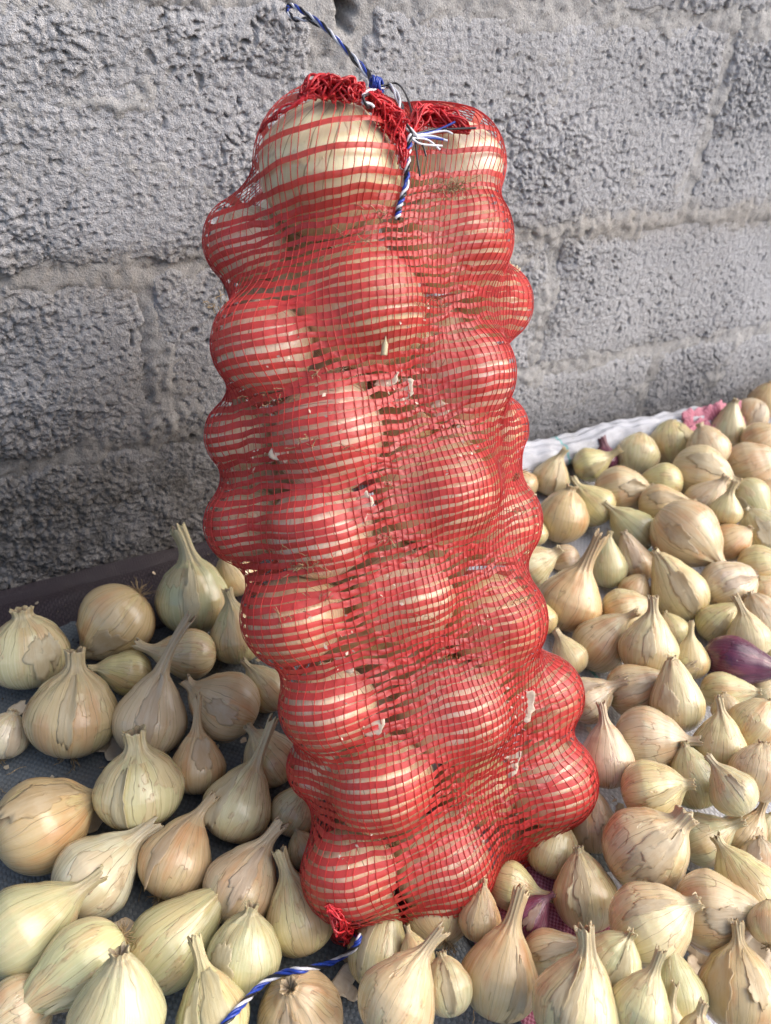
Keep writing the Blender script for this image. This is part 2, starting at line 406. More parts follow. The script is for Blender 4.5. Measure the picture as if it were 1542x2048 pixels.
# solid body of the wall behind the faces
V = np.array([[x, y, z] for x in (-.95, 2.3) for y in (.035, .22) for z in (-.08, 1.05)], float)
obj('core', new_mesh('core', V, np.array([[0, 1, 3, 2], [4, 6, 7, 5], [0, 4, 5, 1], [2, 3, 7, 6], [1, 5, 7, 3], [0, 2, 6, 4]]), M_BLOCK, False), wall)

# ------------------------------------------------------------------ sheets the onions lie on
def sheet(name, X, Y, Z, mat, label, cat, U=None, Vv=None):
    ny, nx = X.shape
    oc = np.stack([X if U is None else U, Y if Vv is None else Vv, 0*X], -1).reshape(-1, 3)
    o = obj(name, new_mesh(name, np.stack([X, Y, Z], -1).reshape(-1, 3), grid_faces(ny, nx), mat, oc=oc))
    sm = o.modifiers.new('thickness', 'SOLIDIFY'); sm.thickness = .0006; sm.offset = 0
    return tag(o, label, cat)
x = np.linspace(-.55, .40, 240); y = np.linspace(-.95, -.030, 230); X, Y = np.meshgrid(x, y)
Z = .0035 + .0018*pn(X*16, Y*16, 51) + .0045*np.abs(pn(X*9+Y*4, Y*7, 52)) + .0006*pn(X*60, Y*60, 53)
sheet('woven_sack', X, Y, Z, M_SACKL, 'blue-grey woven plastic sack spread flat under the onions beside the bag', 'sack')
# dark sheet: lies behind the grey sack and is turned up against the wall foot
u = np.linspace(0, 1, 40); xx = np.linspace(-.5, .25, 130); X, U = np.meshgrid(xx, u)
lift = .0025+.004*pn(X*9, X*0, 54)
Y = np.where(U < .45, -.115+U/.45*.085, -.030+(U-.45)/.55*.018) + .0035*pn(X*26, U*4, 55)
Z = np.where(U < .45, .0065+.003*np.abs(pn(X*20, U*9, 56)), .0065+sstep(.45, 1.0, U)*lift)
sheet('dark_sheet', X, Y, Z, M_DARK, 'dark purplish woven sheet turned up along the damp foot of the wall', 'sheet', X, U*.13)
# white sack with its rim rolled up along the wall
u = np.concatenate([np.linspace(0, .69, 90), np.linspace(.7, 1, 110)]); xx = np.linspace(.20, 1.9, 430); X, U = np.meshgrid(xx, u)
fold = sstep(.22, .36, X)*(1-.93*sstep(.80, .875, X)); fold = fold*(.9+.14*pn(X*7, X*0, 61))
yb = -.040 - .006*sstep(.5, .9, X)
P0y = -.95 + 0*X; s1 = np.clip(U/.70, 0, 1); s2 = np.clip((U-.70)/.30, 0, 1)
prof = smooth_path([(0, 0, 0), (.012, .022, 0), (.020, .046, 0), (.019, .060, 0), (.008, .068, 0), (-.008, .062, 0), (-.018, .046, 0), (-.020, .034, 0)], 200)
Yf = P0y + s1*(yb-P0y); Zf = .0065 + .0018*pn(X*16, Yf*16, 62)*(s1 < 1) + .0008*pn(X*50, Yf*50, 63)
pi = s2*199
Y = Yf + np.where(s2 > 0, np.interp(pi, np.arange(200), prof[:, 0])*(.35+.65*fold), 0)
Z = Zf + np.where(s2 > 0, np.interp(pi, np.arange(200), prof[:, 1])*fold*(.74+.12*pn(X*9, X*0+.5, 68)), 0)
cr = (s2 > 0)*fold
Z = Z + cr*(.0011*np.sin(U*210+3*pn(X*14, U*3, 69)) + .0034*pn(X*38+U*9, U*22, 64)+.0012*pn(X*95, U*30, 66)); Y = Y + cr*(.0038*pn(X*33-U*8, U*20, 65)+.0014*pn(X*90+5, U*30, 67))
sheet('white_sack', X, Y, Z, M_SACKR, 'white woven sack with a green thread, its rim rolled up against the wall', 'sack', X, U*1.1)

# ------------------------------------------------------------------ onions
#            shoulder  teardrop  neck len  neck radius  (in bulb radii)
SHAPE = {'R': (.98, .25, .55, .17), 'S': (.85, .22, .45, .24), 'T': (1.2, .42, .70, .16), 'E': (1.5, .50, .45, .17), 'F': (.80, .10, .22, .16), 'P': (1.08, .48, .62, .19)}
TINT = {'p': (.63, .56, .30), 'g': (.465, .455, .255), 'b': (.82, .74, .56), 'v': (.80, .80, .54), 't': (.605, .505, .28), 'o': (.57, .425, .215), 'k': (.60, .49, .33),
        'y': (.60, .53, .25), 'w': (.66, .60, .42), 'r': (.085, .016, .036), 'm': (.20, .055, .085)}
COV = {'b': .4, 'v': .25, 'p': .42, 'g': .22, 't': .62, 'o': .82, 'k': .66, 'y': .38, 'w': .34, 'r': .55, 'm': .5}
def onion_grid(R, shape, neck, rng, seg, asp=.92, bend=0.0):
    sh, k, ln, rn = SHAPE[shape]; ln = ln*neck*.76 if neck else .05
    rn *= rng.uniform(.85, 1.2); sh *= rng.uniform(.95, 1.06); lo = seg < 40
    nb, ns, nn = (8, 11, 6) if lo else (13, 18, 10)
    rows = []
    for i in range(nb):
        p = -math.pi/2*(1-i/nb); rows.append((max(.02, math.cos(p)**.92), asp*math.sin(p), -1+i/nb))
    for i in range(ns):
        s = i/(ns-1); f = (1-k)*math.sqrt(max(0, 1-s*s*(.98 if s < 1 else 1))) + k*.5*(1+math.cos(math.pi*s))
        if s >= 1: f = 0
        rows.append((rn+(1-rn)*max(0, f)**1.05, sh*s, s))
    r_top = rn
    for i in range(1, nn+1):
        t = i/nn; rows.append((rn*(1-.17*math.sin(math.pi*min(1, t*1.0))+.04*t), sh+ln*t, 1+t))
    zt = sh+ln
    rows += [(rn*.80, zt-.03, 2.03), (rn*.42, zt-.10-.1*ln, 2.08), (.012, zt-.12-.12*ln, 2.1)]
    A = np.array(rows); nr = len(A)
    # soften the shoulder-neck corner
    r = A[:, 0].copy(); z = A[:, 1].copy()
    lo_i, hi_i = nb+2, nr-4
    for _ in range(5 if lo else 9):
        r[lo_i:hi_i] = .5*r[lo_i:hi_i]+.25*(r[lo_i-1:hi_i-1]+r[lo_i+1:hi_i+1])
    v = A[:, 2]
    th = np.linspace(0, 2*np.pi, seg, endpoint=False)
    TH = th[None, :] + (rng.uniform(-.5, .5)*np.maximum(0, v-.5))[:, None]
    g = sum(rng.uniform(.4, 1)*np.sin(n*th+rng.uniform(0, 6.28)) for n in (5, 7, 8, 11, 13))/2.2
    g2 = sum(rng.uniform(.4, 1)*np.sin(n*th+rng.uniform(0, 6.28)) for n in (2, 3))/1.3
    g3 = sum(rng.uniform(.3, 1)*np.sin(n*th+rng.uniform(0, 6.28)) for n in (9, 14, 17, 21))/2.2
    vc = np.clip(v, -1, 2)
    amp = .004+.13*sstep(.45, 1.15, vc)
    am2 = .020*np.cos(np.clip(v, -1, 1)*1.3); am3 = .0055*sstep(-.9, -.2, v)*(1-sstep(.6, 1, v))
    RR = r[:, None]*(1+amp[:, None]*g+am2[:, None]*g2+am3[:, None]*g3)
    RR = RR*(1+.012*pn(TH*1.4+rng.uniform(0, 50), np.repeat(v[:, None]*2.3, seg, 1), rng.randrange(999)))
    jag = sum(rng.uniform(.3, 1)*np.sin(n*th+rng.uniform(0, 6.28)) for n in (2, 5, 9))/1.6
    ZZ = z[:, None]+(sstep(1.55, 2.0, v)*(.03+.09*ln))[:, None]*jag
    # bend the neck
    zb = sh*.62; a = bend*np.clip((z-zb)/(zt-zb+1e-6), 0, 1.05)
    dz = np.diff(z, prepend=z[0]); cx = np.cumsum(np.sin(a)*dz*(z > zb)); cz = np.where(z > zb, zb+np.cumsum(np.cos(a)*dz*(z > zb)), z)
    cz = np.where(z > zb, cz, z)
    off = ZZ-z[:, None]
    sq = rng.uniform(.94, 1.0)
    x = RR*np.cos(TH); y = RR*np.sin(TH)*sq
    Xo = cx[:, None]+x*np.cos(a)[:, None]+off*np.sin(a)[:, None]
    Zo = cz[:, None]-x*np.sin(a)[:, None]+off*np.cos(a)[:, None]
    P = np.stack([Xo, y, Zo], -1)*R
    du = np.roll(P, -1, 1)-np.roll(P, 1, 1); dv = np.gradient(P, axis=0)
    N = np.cross(du, dv); N /= np.linalg.norm(N, axis=2)[..., None]+1e-12
    N[0] = (0, 0, -1)
    oc = np.stack([np.cos(TH), np.sin(TH), np.repeat(v[:, None], seg, 1)], -1)
    return P, N, oc, v
def bilerp(G, fi, fj):
    nr, nc = G.shape[:2]; fi = np.clip(fi, 0, nr-1.001); i = fi.astype(int); u = (fi-i)[..., None]
    fj = fj % nc; j = fj.astype(int); w = (fj-j)[..., None]; j2 = (j+1) % nc; j = j % nc
    return (G[i, j]*(1-w)+G[i, j2]*w)*(1-u)+(G[i+1, j]*(1-w)+G[i+1, j2]*w)*u
def make_onion(name, c, R, wdir, xdir, shape, neck, tint, extras, rng, label, group, seg=44, bend=None, view=None, cov=None, asp=None, bright=1.0):
    if bend is None: bend = rng.uniform(-.5, .5)*(1 if neck > .8 else .5)
    asp = asp if asp else rng.uniform(.86, 1.0)*(1.0 if shape != 'E' else 1.12)
    P, N, oc, v = onion_grid(R, shape, neck, rng, seg, asp, bend)
    t = np.array(TINT[tint])*bright; t = t*np.array([rng.uniform(.93, 1.06), rng.uniform(.95, 1.04), rng.uniform(.9, 1.12)])
    cv = (COV[tint] if cov is None else cov)+rng.uniform(-.1, .1)
    color = (*np.clip(t, .004, .8), min(.98, max(.08, cv)))
    root = tag(empty(name, c), label, 'onion', group)
    w = np.array(wdir)/np.linalg.norm(wdir); xd = np.array(xdir)-w*np.dot(xdir, w); xd /= np.linalg.norm(xd); yd = np.cross(w, xd)
    M = Matrix(((xd[0], yd[0], w[0]), (xd[1], yd[1], w[1]), (xd[2], yd[2], w[2])))
    # random roll round the neck for the bulb's markings is in the shader; the frame keeps the bend in the picture's plane
    root.rotation_euler = M.to_euler()
    red = tint in 'rm'; mat = M_RED if red else M_ON
    cut = int(np.argmax(v >= .86)); nr, sg = P.shape[:2]
    def piece(nm, a, b):
        q = P[a:b].reshape(-1, 3)
        return obj(nm, new_mesh(nm, q, grid_faces(b-a, sg, True), mat, oc=oc[a:b].reshape(-1, 3), normals=N[a:b].reshape(-1, 3)), root, color)
    piece('bulb', 0, cut+1); piece('neck', cut, nr)
    if view is not None:
        lv = np.array([np.dot(view, xd), np.dot(view, yd), np.dot(view, w)]); thv = math.atan2(lv[1], lv[0])
    else: thv = 0
    iv = lambda vv: np.interp(vv, v[:-3], np.arange(nr-3))
    for e in extras:
        if e == 'f':           # a torn flap of the outer skin, standing off at one edge
            t0 = thv+rng.uniform(-.7, .7); v0 = rng.uniform(.05, .6); wt = rng.uniform(.16, .36); wv = rng.uniform(.4, .75)
            nr_, na = 7, 44; rr = np.linspace(0, 1, nr_)[:, None]; aa = np.linspace(0, 2*np.pi, na, endpoint=False)[None, :]
            e0 = rng.uniform(0, 90); edge = 1+.45*pn(np.cos(aa)*1.5+e0, np.sin(aa)*1.5, 3)+.22*pn(np.cos(aa)*5+e0, np.sin(aa)*5, 4)+.10*pn(np.cos(aa)*13+e0, np.sin(aa)*13, 5)
            U = rr*np.cos(aa)*edge; V_ = rr*np.sin(aa)*edge
            tt = t0+U*wt/np.maximum(.5, np.cos(v0*.9)); vv = np.clip(v0+V_*wv, -.85, 1.0)
            fi, fj = iv(vv), tt/(2*np.pi)*sg
            q = bilerp(P, fi, fj); nn_ = bilerp(N, fi, fj)
            la = rng.uniform(0, 6.28); lift = np.clip(U*math.cos(la)+V_*math.sin(la), 0, 1.3)**2.2
            curl = pn(U*3+rng.uniform(0, 9), V_*3, rng.randrange(99))
            hgt = R*(.004+.14*lift*rng.uniform(.3, 1)+.012*curl*rr)
            q = q+nn_*np.maximum(hgt, R*.003)[..., None]
            me = new_mesh('loose_skin', q.reshape(-1, 3), grid_faces(nr_, na, True), M_SKIN, oc=np.stack([U, V_, 0*U], -1).reshape(-1, 3))
            o = obj('loose_skin', me, root, color)
            sm = o.modifiers.new('thickness', 'SOLIDIFY'); sm.thickness = .00035; sm.offset = 0
        if e == 'r':
            parts = []
            for _ in range(rng.randint(22, 34)):
                a = rng.uniform(0, 6.28); L = R*rng.uniform(.18, .5); s = rng.uniform(.4, 1.6)
                d = np.array([math.cos(a)*s, math.sin(a)*s, -1.0]); d /= np.linalg.norm(d)
                q = np.array([math.cos(a)*.1*R*rng.random(), math.sin(a)*.1*R*rng.random(), P[0, 0, 2]+.03*R]); pts = [q]
                for _k in range(5):
                    d = d+np.array([rng.uniform(-.5, .5) for _m in range(3)]); d /= np.linalg.norm(d); q = q+d*L/5; pts.append(q)
                parts.append(tube(pts, np.linspace(.00038, .0002, 6), 3))
            Vv, Ff = join(parts); obj('roots', new_mesh('roots', Vv, Ff, M_ROOT), root)
    return root

LOOSE = """
55 1305 152 96 .25 S .8 p ffh|large pale onion with a flaking cap, at the photo edge nearest the wall
234 1240 146 228 -.15 R 1 o rf|glossy orange-brown onion lying with its root tuft up, against the dark sheet
385 1196 140 93 .2 R 2.3 g f|upright greenish onion with an orange streak and tall neck, standing at the wall foot
470 1152 84 120 .2 R .5 t |brownish onion half hidden behind the net bag at the wall foot
474 1278 104 98 .25 T 1.1 p |pale pear-shaped onion touching the net bag beside the upright greenish onion
146 1430 170 86 .3 R 1.2 t rf|large tan-orange onion with a thick neck and a root tuft below it
258 1345 86 166 .1 T .9 y |small yellow onion lying with its cut neck against the thick-necked tan onion
380 1308 98 174 .1 T 1.5 t |tan onion lying on its side with a long withered neck, below the upright greenish onion
300 1440 138 78 .2 T 3.2 k f|pinkish onion whose very tall straight neck rises in front of the tan lying onion
453 1411 132 152 .1 R .9 o |brown-tan onion lying beside the pinkish tall-necked onion
536 1381 86 128 .2 T 1 p |pale pear-shaped onion pressed to the net bag beside the brown-tan onion
395 1537 106 91 .2 T 2.3 o |slim orange onion with a pale yellow stripe and a long thin neck
541 1518 106 122 .25 R 1 t |round tan ribbed onion against the net bag, behind the long-necked pale onion
12 1472 88 75 .3 S .6 w rf|white flaky onion cut off by the photo edge beside the thick-necked tan onion
278 1578 166 92 .35 S 1.5 p f|squat pale onion with a wide frayed fringe of a neck
475 1615 132 66 .2 T 2.6 p |pale tan onion with a long withered neck leaning towards the net bag
590 1622 92 60 .35 R .5 t |small round brown ribbed onion against the bottom corner of the net bag
84 1648 178 20 .05 R 1.2 o f|largest onion lying on the bare grey sack, orange-brown with a pale yellow patch
190 1752 158 38 .1 P 1.5 w |big whitish onion with a rusty lower half, lying with its frayed neck up
352 1722 138 64 .15 T 1.4 o rf|orange pointed onion with dangling roots beside the big whitish onion
483 1770 146 58 .2 P 1.5 k f|pinkish onion with a dusty grey patch and a wide frayed neck
50 1862 176 28 .1 P 1.4 g |greenish onion with dark veins, pointing its neck at the rusty-bottomed whitish onion
168 1925 148 206 .05 E .7 p rf|glossy pale onion lying with its root tuft towards the bag, below the rusty-bottomed whitish onion
336 1893 152 38 .1 E .6 g |greenish-yellow long onion with fine dark veins, lying below the pinkish dusty onion
488 1908 140 80 .45 R .7 g f|round greenish onion with ribs and a short cut neck, next to the long veined onion
600 1840 136 106 .2 P 1.6 p |pale onion under the red tuft at the bottom corner of the bag
608 1702 66 110 .2 R .7 t |small tan onion mostly hidden under the lower corner of the net bag
234 2030 180 84 .55 P .5 g h|pale ribbed onion with a hollow cut neck facing up at the bottom edge
425 2035 140 102 .2 T 1.6 p ff|pale onion with a tall peeling neck beneath the end of the blue and white twine
32 2030 136 200 .1 R .4 k |smooth pinkish onion in the bottom corner of the photo
600 2030 164 110 .85 R .35 o f|orange onion with its cut neck facing up, just below the blue and white twine
756 1905 116 76 .15 E .8 g rf|pale long onion with a dirty root end, right under the bag bottom
874 1828 128 110 -.45 R .5 p rf|pale onion with a bristly root tuft facing out, under the bag's bottom edge
960 1840 82 82 .2 T .9 o f|small papery brown pear-shaped onion below the bag's bottom edge
833 1915 70 110 .2 T .8 p |small pale onion half hidden behind the bristly-rooted and the striped onions
795 2000 152 58 .15 P 1.7 t |large tan onion with brown stripes sweeping up into a leaning neck
894 1975 98 100 .2 R .5 p f|pale onion behind the striped tan onion, with a curled white scrap of skin
1000 1955 148 76 .2 P 2.0 o f|large orange and cream onion with a straight thick neck, standing in front of the bag
1057 1838 78 50 .15 T .9 m |purple-pink small onion lying on the pink mesh scrap
1022 1770 86 -12 .1 P 1.5 p |pale onion with a long neck poking out from under the bag towards the purple-pink onion
1096 1908 88 18 .1 E 1.1 p |slim pale onion lying lengthwise beside the large orange and cream onion
1152 2010 164 74 .35 P 1.3 p ff|big cream onion with a torn white flap hanging from its cut neck
1222 1930 118 58 .35 R .7 g f|round yellowish onion with bold dark veins and a brown cut neck
1105 1700 104 70 .15 R .6 y |yellow onion with an orange lower half, tucked under the bag's bottom edge
1170 1791 122 98 .25 T .4 p ff|squat pale onion without a long neck, beside the pink mesh scrap
1188 1655 96 94 .2 T .8 o ff|orange onion in a torn white jacket, touching the side of the bag bottom
1213 1520 104 92 .2 T 1.4 k |tan-pink pear-shaped onion with a thick neck, close to the bag
1293 1481 126 4 .1 R 1.1 k |round pinkish onion lying with its white neck pointing away from the bag
1300 1583 118 20 .15 R .9 p f|cream onion with a pink torn patch, lying below the round pinkish onion
1388 1565 100 104 .2 T .5 g |pale green pear-shaped onion behind the cream onion with the pink patch
1439 1496 102 86 .2 T 1.2 y |yellow onion with one rusty band, standing upright
1465 1583 90 124 .2 P 1.2 g |small greenish onion with a dark pointed neck leaning over
1508 1452 100 60 -.2 R .4 t |tan onion with white skin specks at the photo edge, above the plain tan one
1518 1547 108 80 -.1 R .3 t |plain tan round onion at the photo edge, below the white-specked one
1355 1408 98 96 .15 E .4 p |tall onion, half cream and half brown, behind the round pinkish onion
1290 1700 158 40 .15 S 1.2 k ff|biggest pinkish onion with wrinkled dusty skin and a crumpled neck
1403 1678 98 32 .15 P 1.2 w |white smooth onion with a thick neck, beside the wrinkled pinkish onion
1483 1675 90 56 .15 T 1.5 o f|orange onion with a pale torn patch and a long leaning neck
1530 1662 62 70 .2 R .4 g |small ribbed green onion at the photo edge beside the orange long-necked onion
1297 1849 152 32 .15 R .8 p f|big cream onion with a brown bruise and a white crimped neck
1425 1826 148 10 .1 P .9 t f|big tan veined onion lying with a frayed stub of a neck
1499 1785 126 124 .15 T .8 y r|pale yellow onion behind the big tan veined onion
1522 1740 98 90 -.2 R .4 k |smooth dusky onion at the photo edge above the pale yellow one
1538 1850 76 90 -.3 R .3 t r|onion at the photo edge showing a mat of dark roots
1479 1985 152 91 .2 R 1.3 o ff|big orange and cream onion with a thin neck, in the corner under the skin scraps
1355 1990 108 100 .2 T .8 g |pale green onion between the bold-veined and the big orange and cream onions
1282 2015 112 70 .25 P 1.7 p |pale yellow onion with a broad ribbed neck at the bottom edge
1340 2082 88 88 .2 T 1.8 w |onion showing only a slim white neck at the bottom edge
1398 2092 92 92 .3 R 1.4 t |onion showing only a brown neck stub at the bottom edge
1463 1322 96 -8 .05 E .8 r |dark purple red onion lying among the pale ones
1497 1275 80 100 .15 P 1.8 p |pale onion with a thick neck standing just behind the dark purple onion
1432 1249 78 48 .15 T .7 y |yellowish onion lying behind the dark purple onion, next to its thick-necked neighbour
1522 1238 88 110 .1 R .4 k |pinkish round onion at the photo edge behind the dark purple onion
1454 1176 106 30 -.1 R .3 w |large smooth ivory onion under the drooping neck of the biggest tan onion
1518 1134 84 8 .1 R .5 y |glossy pale yellow onion at the photo edge above the small yellow one
1530 1182 62 30 .1 R .4 y |small yellow onion at the photo edge beside the ivory onion
1372 1068 128 -42 .2 R 2.0 t f|biggest tan onion of the back heap, its long neck drooping forward
1461 1085 76 36 .1 R .5 o |orange-pink onion with a white stub neck beside the biggest tan onion
1525 1067 90 120 .1 R .4 g |greenish striped onion at the photo edge behind the glossy yellow one
1360 1187 104 118 .1 E .7 p f|long cream onion with an orange shoulder lying below the biggest tan onion
1271 1129 70 108 .15 E .8 k f|slim pinkish papery onion between the two pale pear-shaped ones
1268 1063 84 132 .2 T 1.1 g |pale green pear-shaped onion with neck tipped back, above the slim pinkish onion
1217 1136 70 92 .15 E 1.2 g |slender pale green onion standing upright with a pointed neck
1140 1202 122 68 .15 P 2.4 o |two-tone onion, orange and olive, with a long straight neck
1060 1133 84 28 .1 P .9 p |pale onion lying with its neck up, half behind the side of the bag
1133 1118 56 200 .05 R .4 k |little pink onion wedged behind the long neck of the two-tone onion
1126 1034 98 76 .15 R .6 o |dull orange-brown onion with a dark dirt smear
1188 1012 82 128 .2 P 1.2 y |bright yellow onion with a fat neck leaning on the dull orange-brown onion
1242 983 98 8 .1 R .5 k f|pinkish onion with a shiny orange side, left of the ribbed yellow-brown one
1326 965 74 172 .1 R .6 y |round pale yellow onion tucked between two brown ones
1319 1009 76 4 .1 T .8 o |ribbed yellow-brown onion lying beside the shiny pinkish onion
1399 945 102 -18 .1 R .8 t f|large brownish onion with torn skin and a thin neck pointing down
1408 1003 72 48 .15 T .8 k |small tan onion with a forked neck behind the biggest tan onion
1452 1022 60 80 .15 P 1.8 p |small pale onion with a thick upright neck, in front of the pale hanging-neck onion
1497 994 78 -58 .15 T .6 g |pale greenish onion with its neck hanging down
1499 932 92 18 .05 R .4 k |large dusky pink and yellow onion near the back edge
1533 990 56 60 .1 R .4 o |small orange onion cut off by the photo edge near the back
1415 898 80 104 .1 R .5 k |rosy tan onion behind the large brownish torn-skinned onion
1454 866 68 80 .15 E .9 g |tall smooth pale green onion beside the pink cloth scrap
1499 832 68 250 .1 R .3 k |dusty pink onion in the back corner of the heap
1522 882 74 30 .1 R .5 t |tan onion at the photo edge behind the dusky pink and yellow one
1530 803 64 70 .1 R .3 o |orange-yellow onion farthest back against the wall
1343 888 88 90 -.4 R .2 y |smooth round golden onion resting on the rolled sack rim
1274 910 84 80 -.4 R .2 p |smooth round cream onion beside the golden one at the sack rim
1180 929 66 22 .1 P 1.6 y |pale yellow onion with a long neck in front of the purple one
1206 920 56 84 .1 S 2.0 m |purple onion poking up at the rolled white sack rim
1102 956 72 70 .15 P 1.2 t f|flaky tan onion with a bent neck at the white sack rim
1044 972 62 120 .1 R .5 o |orange-tan onion peeping past the bag near the sack rim
1068 1066 54 84 .15 P 2.0 p |thin pale onion squeezed between the bag and the dull orange-brown onion
1199 1289 102 50 .2 T 1.0 k |dusty cream onion with a neck tipped to the upper side, below the two-tone onion
1297 1295 108 82 .2 P 1.3 p f|cream onion with a flesh-coloured scar and a thick neck, beside the dusty cream one
1250 1225 94 24 .1 R .8 t |tan and yellow onion half covered by the dusty cream onion
1344 1262 66 110 .1 R .5 y |little yellow onion behind the scarred cream onion
1381 1322 70 90 .15 T 1.6 p |pale upright onion standing against the blunt end of the dark purple onion
1138 1315 72 113 .15 P 1.1 p |light pear-shaped onion close to the bag below the two-tone onion
1082 1238 62 100 .1 R .5 y |yellow onion hardly seen past the side of the bag
1175 1399 90 32 .15 P 1.6 k |tan onion with a torn blue-white neck tip close to the bag
1264 1382 102 26 .1 T 2.1 k f|pink-cheeked onion with a long neck lying under the pale upright onion
1443 1382 72 6 .05 E 1.0 p |long pale onion lying directly below the dark purple onion
1528 1385 56 40 .1 R .4 p |pale onion at the photo edge below the tip of the dark purple onion
1454 1420 58 100 .1 R .4 k |small rosy onion peeping out above the yellow rusty-banded one
1535 1345 48 60 .1 R .4 p |tiny pale onion under the neck of the dark purple onion
1268 1182 62 60 .1 R .4 o |small orange onion wedged under the slim pinkish one
1539 1298 46 60 .1 R .4 p |cream onion bit at the photo edge above the dark purple onion's neck
"""
rng = random.Random(7)
items = []
for ln in LOOSE.strip().splitlines():
    a, label = ln.split('|'); q = a.split()
    px, py, d, ang, cz = map(float, q[:5]); 
    items.append(dict(px=px, py=py, d=d, ang=math.radians(ang), c=cz, shape=q[5], neck=float(q[6]), tint=q[7], ex=q[8] if len(q) > 8 else '', label=label))
# rest every bulb on the sack, then let overlapping neighbours ride up on each other (moved along their line of sight)
for it in items:
    it['d'] *= 1.075 if it['px'] > 985 else 1.06
    it['ray'] = ray(it['px'], it['py']); t = .5
    for _ in range(30):
        R = it['d']/2/FPX*t; t = (.006+R*.95-CAM_H)/it['ray'][2]
    it['t'] = it['tmax'] = t
for _ in range(60):
    for i, a in enumerate(items):
        for b in items[i+1:]:
            Ra, Rb = a['d']/2/FPX*a['t'], b['d']/2/FPX*b['t']
            pa, pb = CAM+a['ray']*a['t'], CAM+b['ray']*b['t']
            ov = .93*(Ra+Rb)-np.linalg.norm(pa-pb)
            if ov > 0:
                f, o = (a, b) if a['py'] > b['py'] else (b, a)
                f['t'] = max(f['t']-.25*ov, f['tmax']*.86)
for it in items:       # nothing may stand in the wall
    for _ in range(20):
        R = it['d']/2/FPX*it['t']; p = CAM+it['ray']*it['t']
        if p[1] > -R-.004: it['t'] -= .004
SPH = []
GROUP = 'loose onions drying on the sacks'
for n, it in enumerate(items):
    t = it['t']; R = it['d']/2/FPX*t; c = CAM+it['ray']*t; SPH.append((c, R))
    vd = -it['ray']/np.linalg.norm(it['ray'])
    ri = np.cross(UP, vd); ri /= np.linalg.norm(ri); up = np.cross(vd, ri)
    s = math.sqrt(1-it['c']**2)
    wd = s*(math.cos(it['ang'])*ri+math.sin(it['ang'])*up)+it['c']*vd
    xd = math.sin(it['ang'])*ri-math.cos(it['ang'])*up
    ex = it['ex'].replace('h', '')
    if 'f' not in ex and rng.random() < .15: ex += 'f'
    make_onion('onion' if it['tint'] not in 'rm' else 'red_onion', c, R, wd, xd, it['shape'], it['neck'], it['tint'], ex, rng, it['label'], GROUP,
               seg=48 if it['d'] > 84 else 32, view=vd)

# ------------------------------------------------------------------ the filled net bag
XA = np.array([1.0, 0, 0])
PB = np.array([0, -.413, .065]); PT = np.array([0, -.207, .407])      # front layer of onions: foot and top
LE = (PT-PB)/np.linalg.norm(PT-PB); NB = np.cross(XA, LE); NB = NB if NB[1] < 0 else -NB     # lean, outward normal
def bag_pt(px, py, back=0.0): return on_plane(px, py, PB-NB*back, NB)
BAG = """
660 338 290 80 .1 0 R v|big pale greenish onion at the top of the bag, left of the knot
905 330 200 100 .35 .004 R b|onion with a ring of dry roots, topmost on the bag's right
910 478 220 70 .1 0 R b|large onion in the net bag below the root-ringed one, right of the string tail
496 486 164 120 0 .035 R b|onion bulging at the bag's upper edge over the left-hand wall, lower than the top one
722 608 268 85 .1 -.004 R b|large onion in the bag's upper third, a straw scrap on its net
530 690 200 100 .1 .004 R b|onion at the bag's left edge, beside the large one with the straw scrap
985 608 150 60 0 .035 R b|onion half hidden at the bag's right edge, second bulge from the top there
918 748 214 80 .1 0 R b|round yellowish onion near the bag's right edge, third bulge from the top there
650 872 244 165 .15 0 S b|wide onion with a sooty smudge above the middle of the bag
490 872 146 100 0 .034 R b|onion behind the sooty one at the bag's left edge
870 975 250 75 .1 0 R b|largest onion in the middle of the bag, to the right of its centre line
985 858 132 60 0 .04 R b|onion behind the bag's right edge above the largest middle one
638 1055 216 100 .2 0 R b|onion in the middle of the bag, to the left of the largest middle one
494 1048 156 150 0 .034 R b|onion at the bag's left edge beside the middle of the bag
988 1042 180 40 .1 .024 R b|onion with root hairs bulging out at the middle of the bag's right edge
808 1188 214 80 .1 0 R b|round onion just below the middle of the bag, between two others
590 1230 204 110 .1 .004 R k|onion at the bag's left edge just before the bag narrows to its lower half
985 1238 206 40 .1 .002 R t|orange-tinged onion at the bag's right edge below the root-haired bulge
660 1408 192 100 .1 0 R b|pale onion at the bag's left edge in the lower half, next to the dark gap
908 1415 232 70 .15 0 R b|wide onion in the centre of the bag's lower half, right of the dark gap
1082 1390 158 50 .1 .012 R k|onion with a torn white skin at the bag's right edge in the lower half
645 1532 130 150 0 .030 R b|small onion set back at the bag's left edge above the bottom pair
762 1560 216 100 .1 -.002 R b|round tan onion in the second row from the bag's bottom, left of centre
955 1568 166 80 .3 .022 R t|recessed onion seen through the net in the second row from the bottom
1096 1560 184 60 .1 .004 R b|onion swelling out at the bag's lowest right-hand corner
702 1742 188 100 .1 .002 R b|onion at the very bottom corner of the bag beside the red tuft
882 1722 210 70 .15 0 R b|bright onion in the middle of the bag's bottom row
1030 1690 140 40 0 .030 R k|small onion set back at the bottom row of the bag, by its right corner
"""
OB = []
for ln in BAG.strip().splitlines():
    a, label = ln.split('|'); q = a.split(); px, py, d, ang, cz, back = map(float, q[:6])
    c = bag_pt(px, py, back); t = np.dot(c-CAM, FW); R = d/2/FPX*t
    OB.append([c, R, math.radians(ang), cz, q[6], q[7], label, px, py])
AXP = [(905, 1735), (860, 1560), (822, 1330), (785, 1080), (745, 820), (720, 590), (762, 330)]
AX = np.array([bag_pt(*p, .046) for p in AXP])
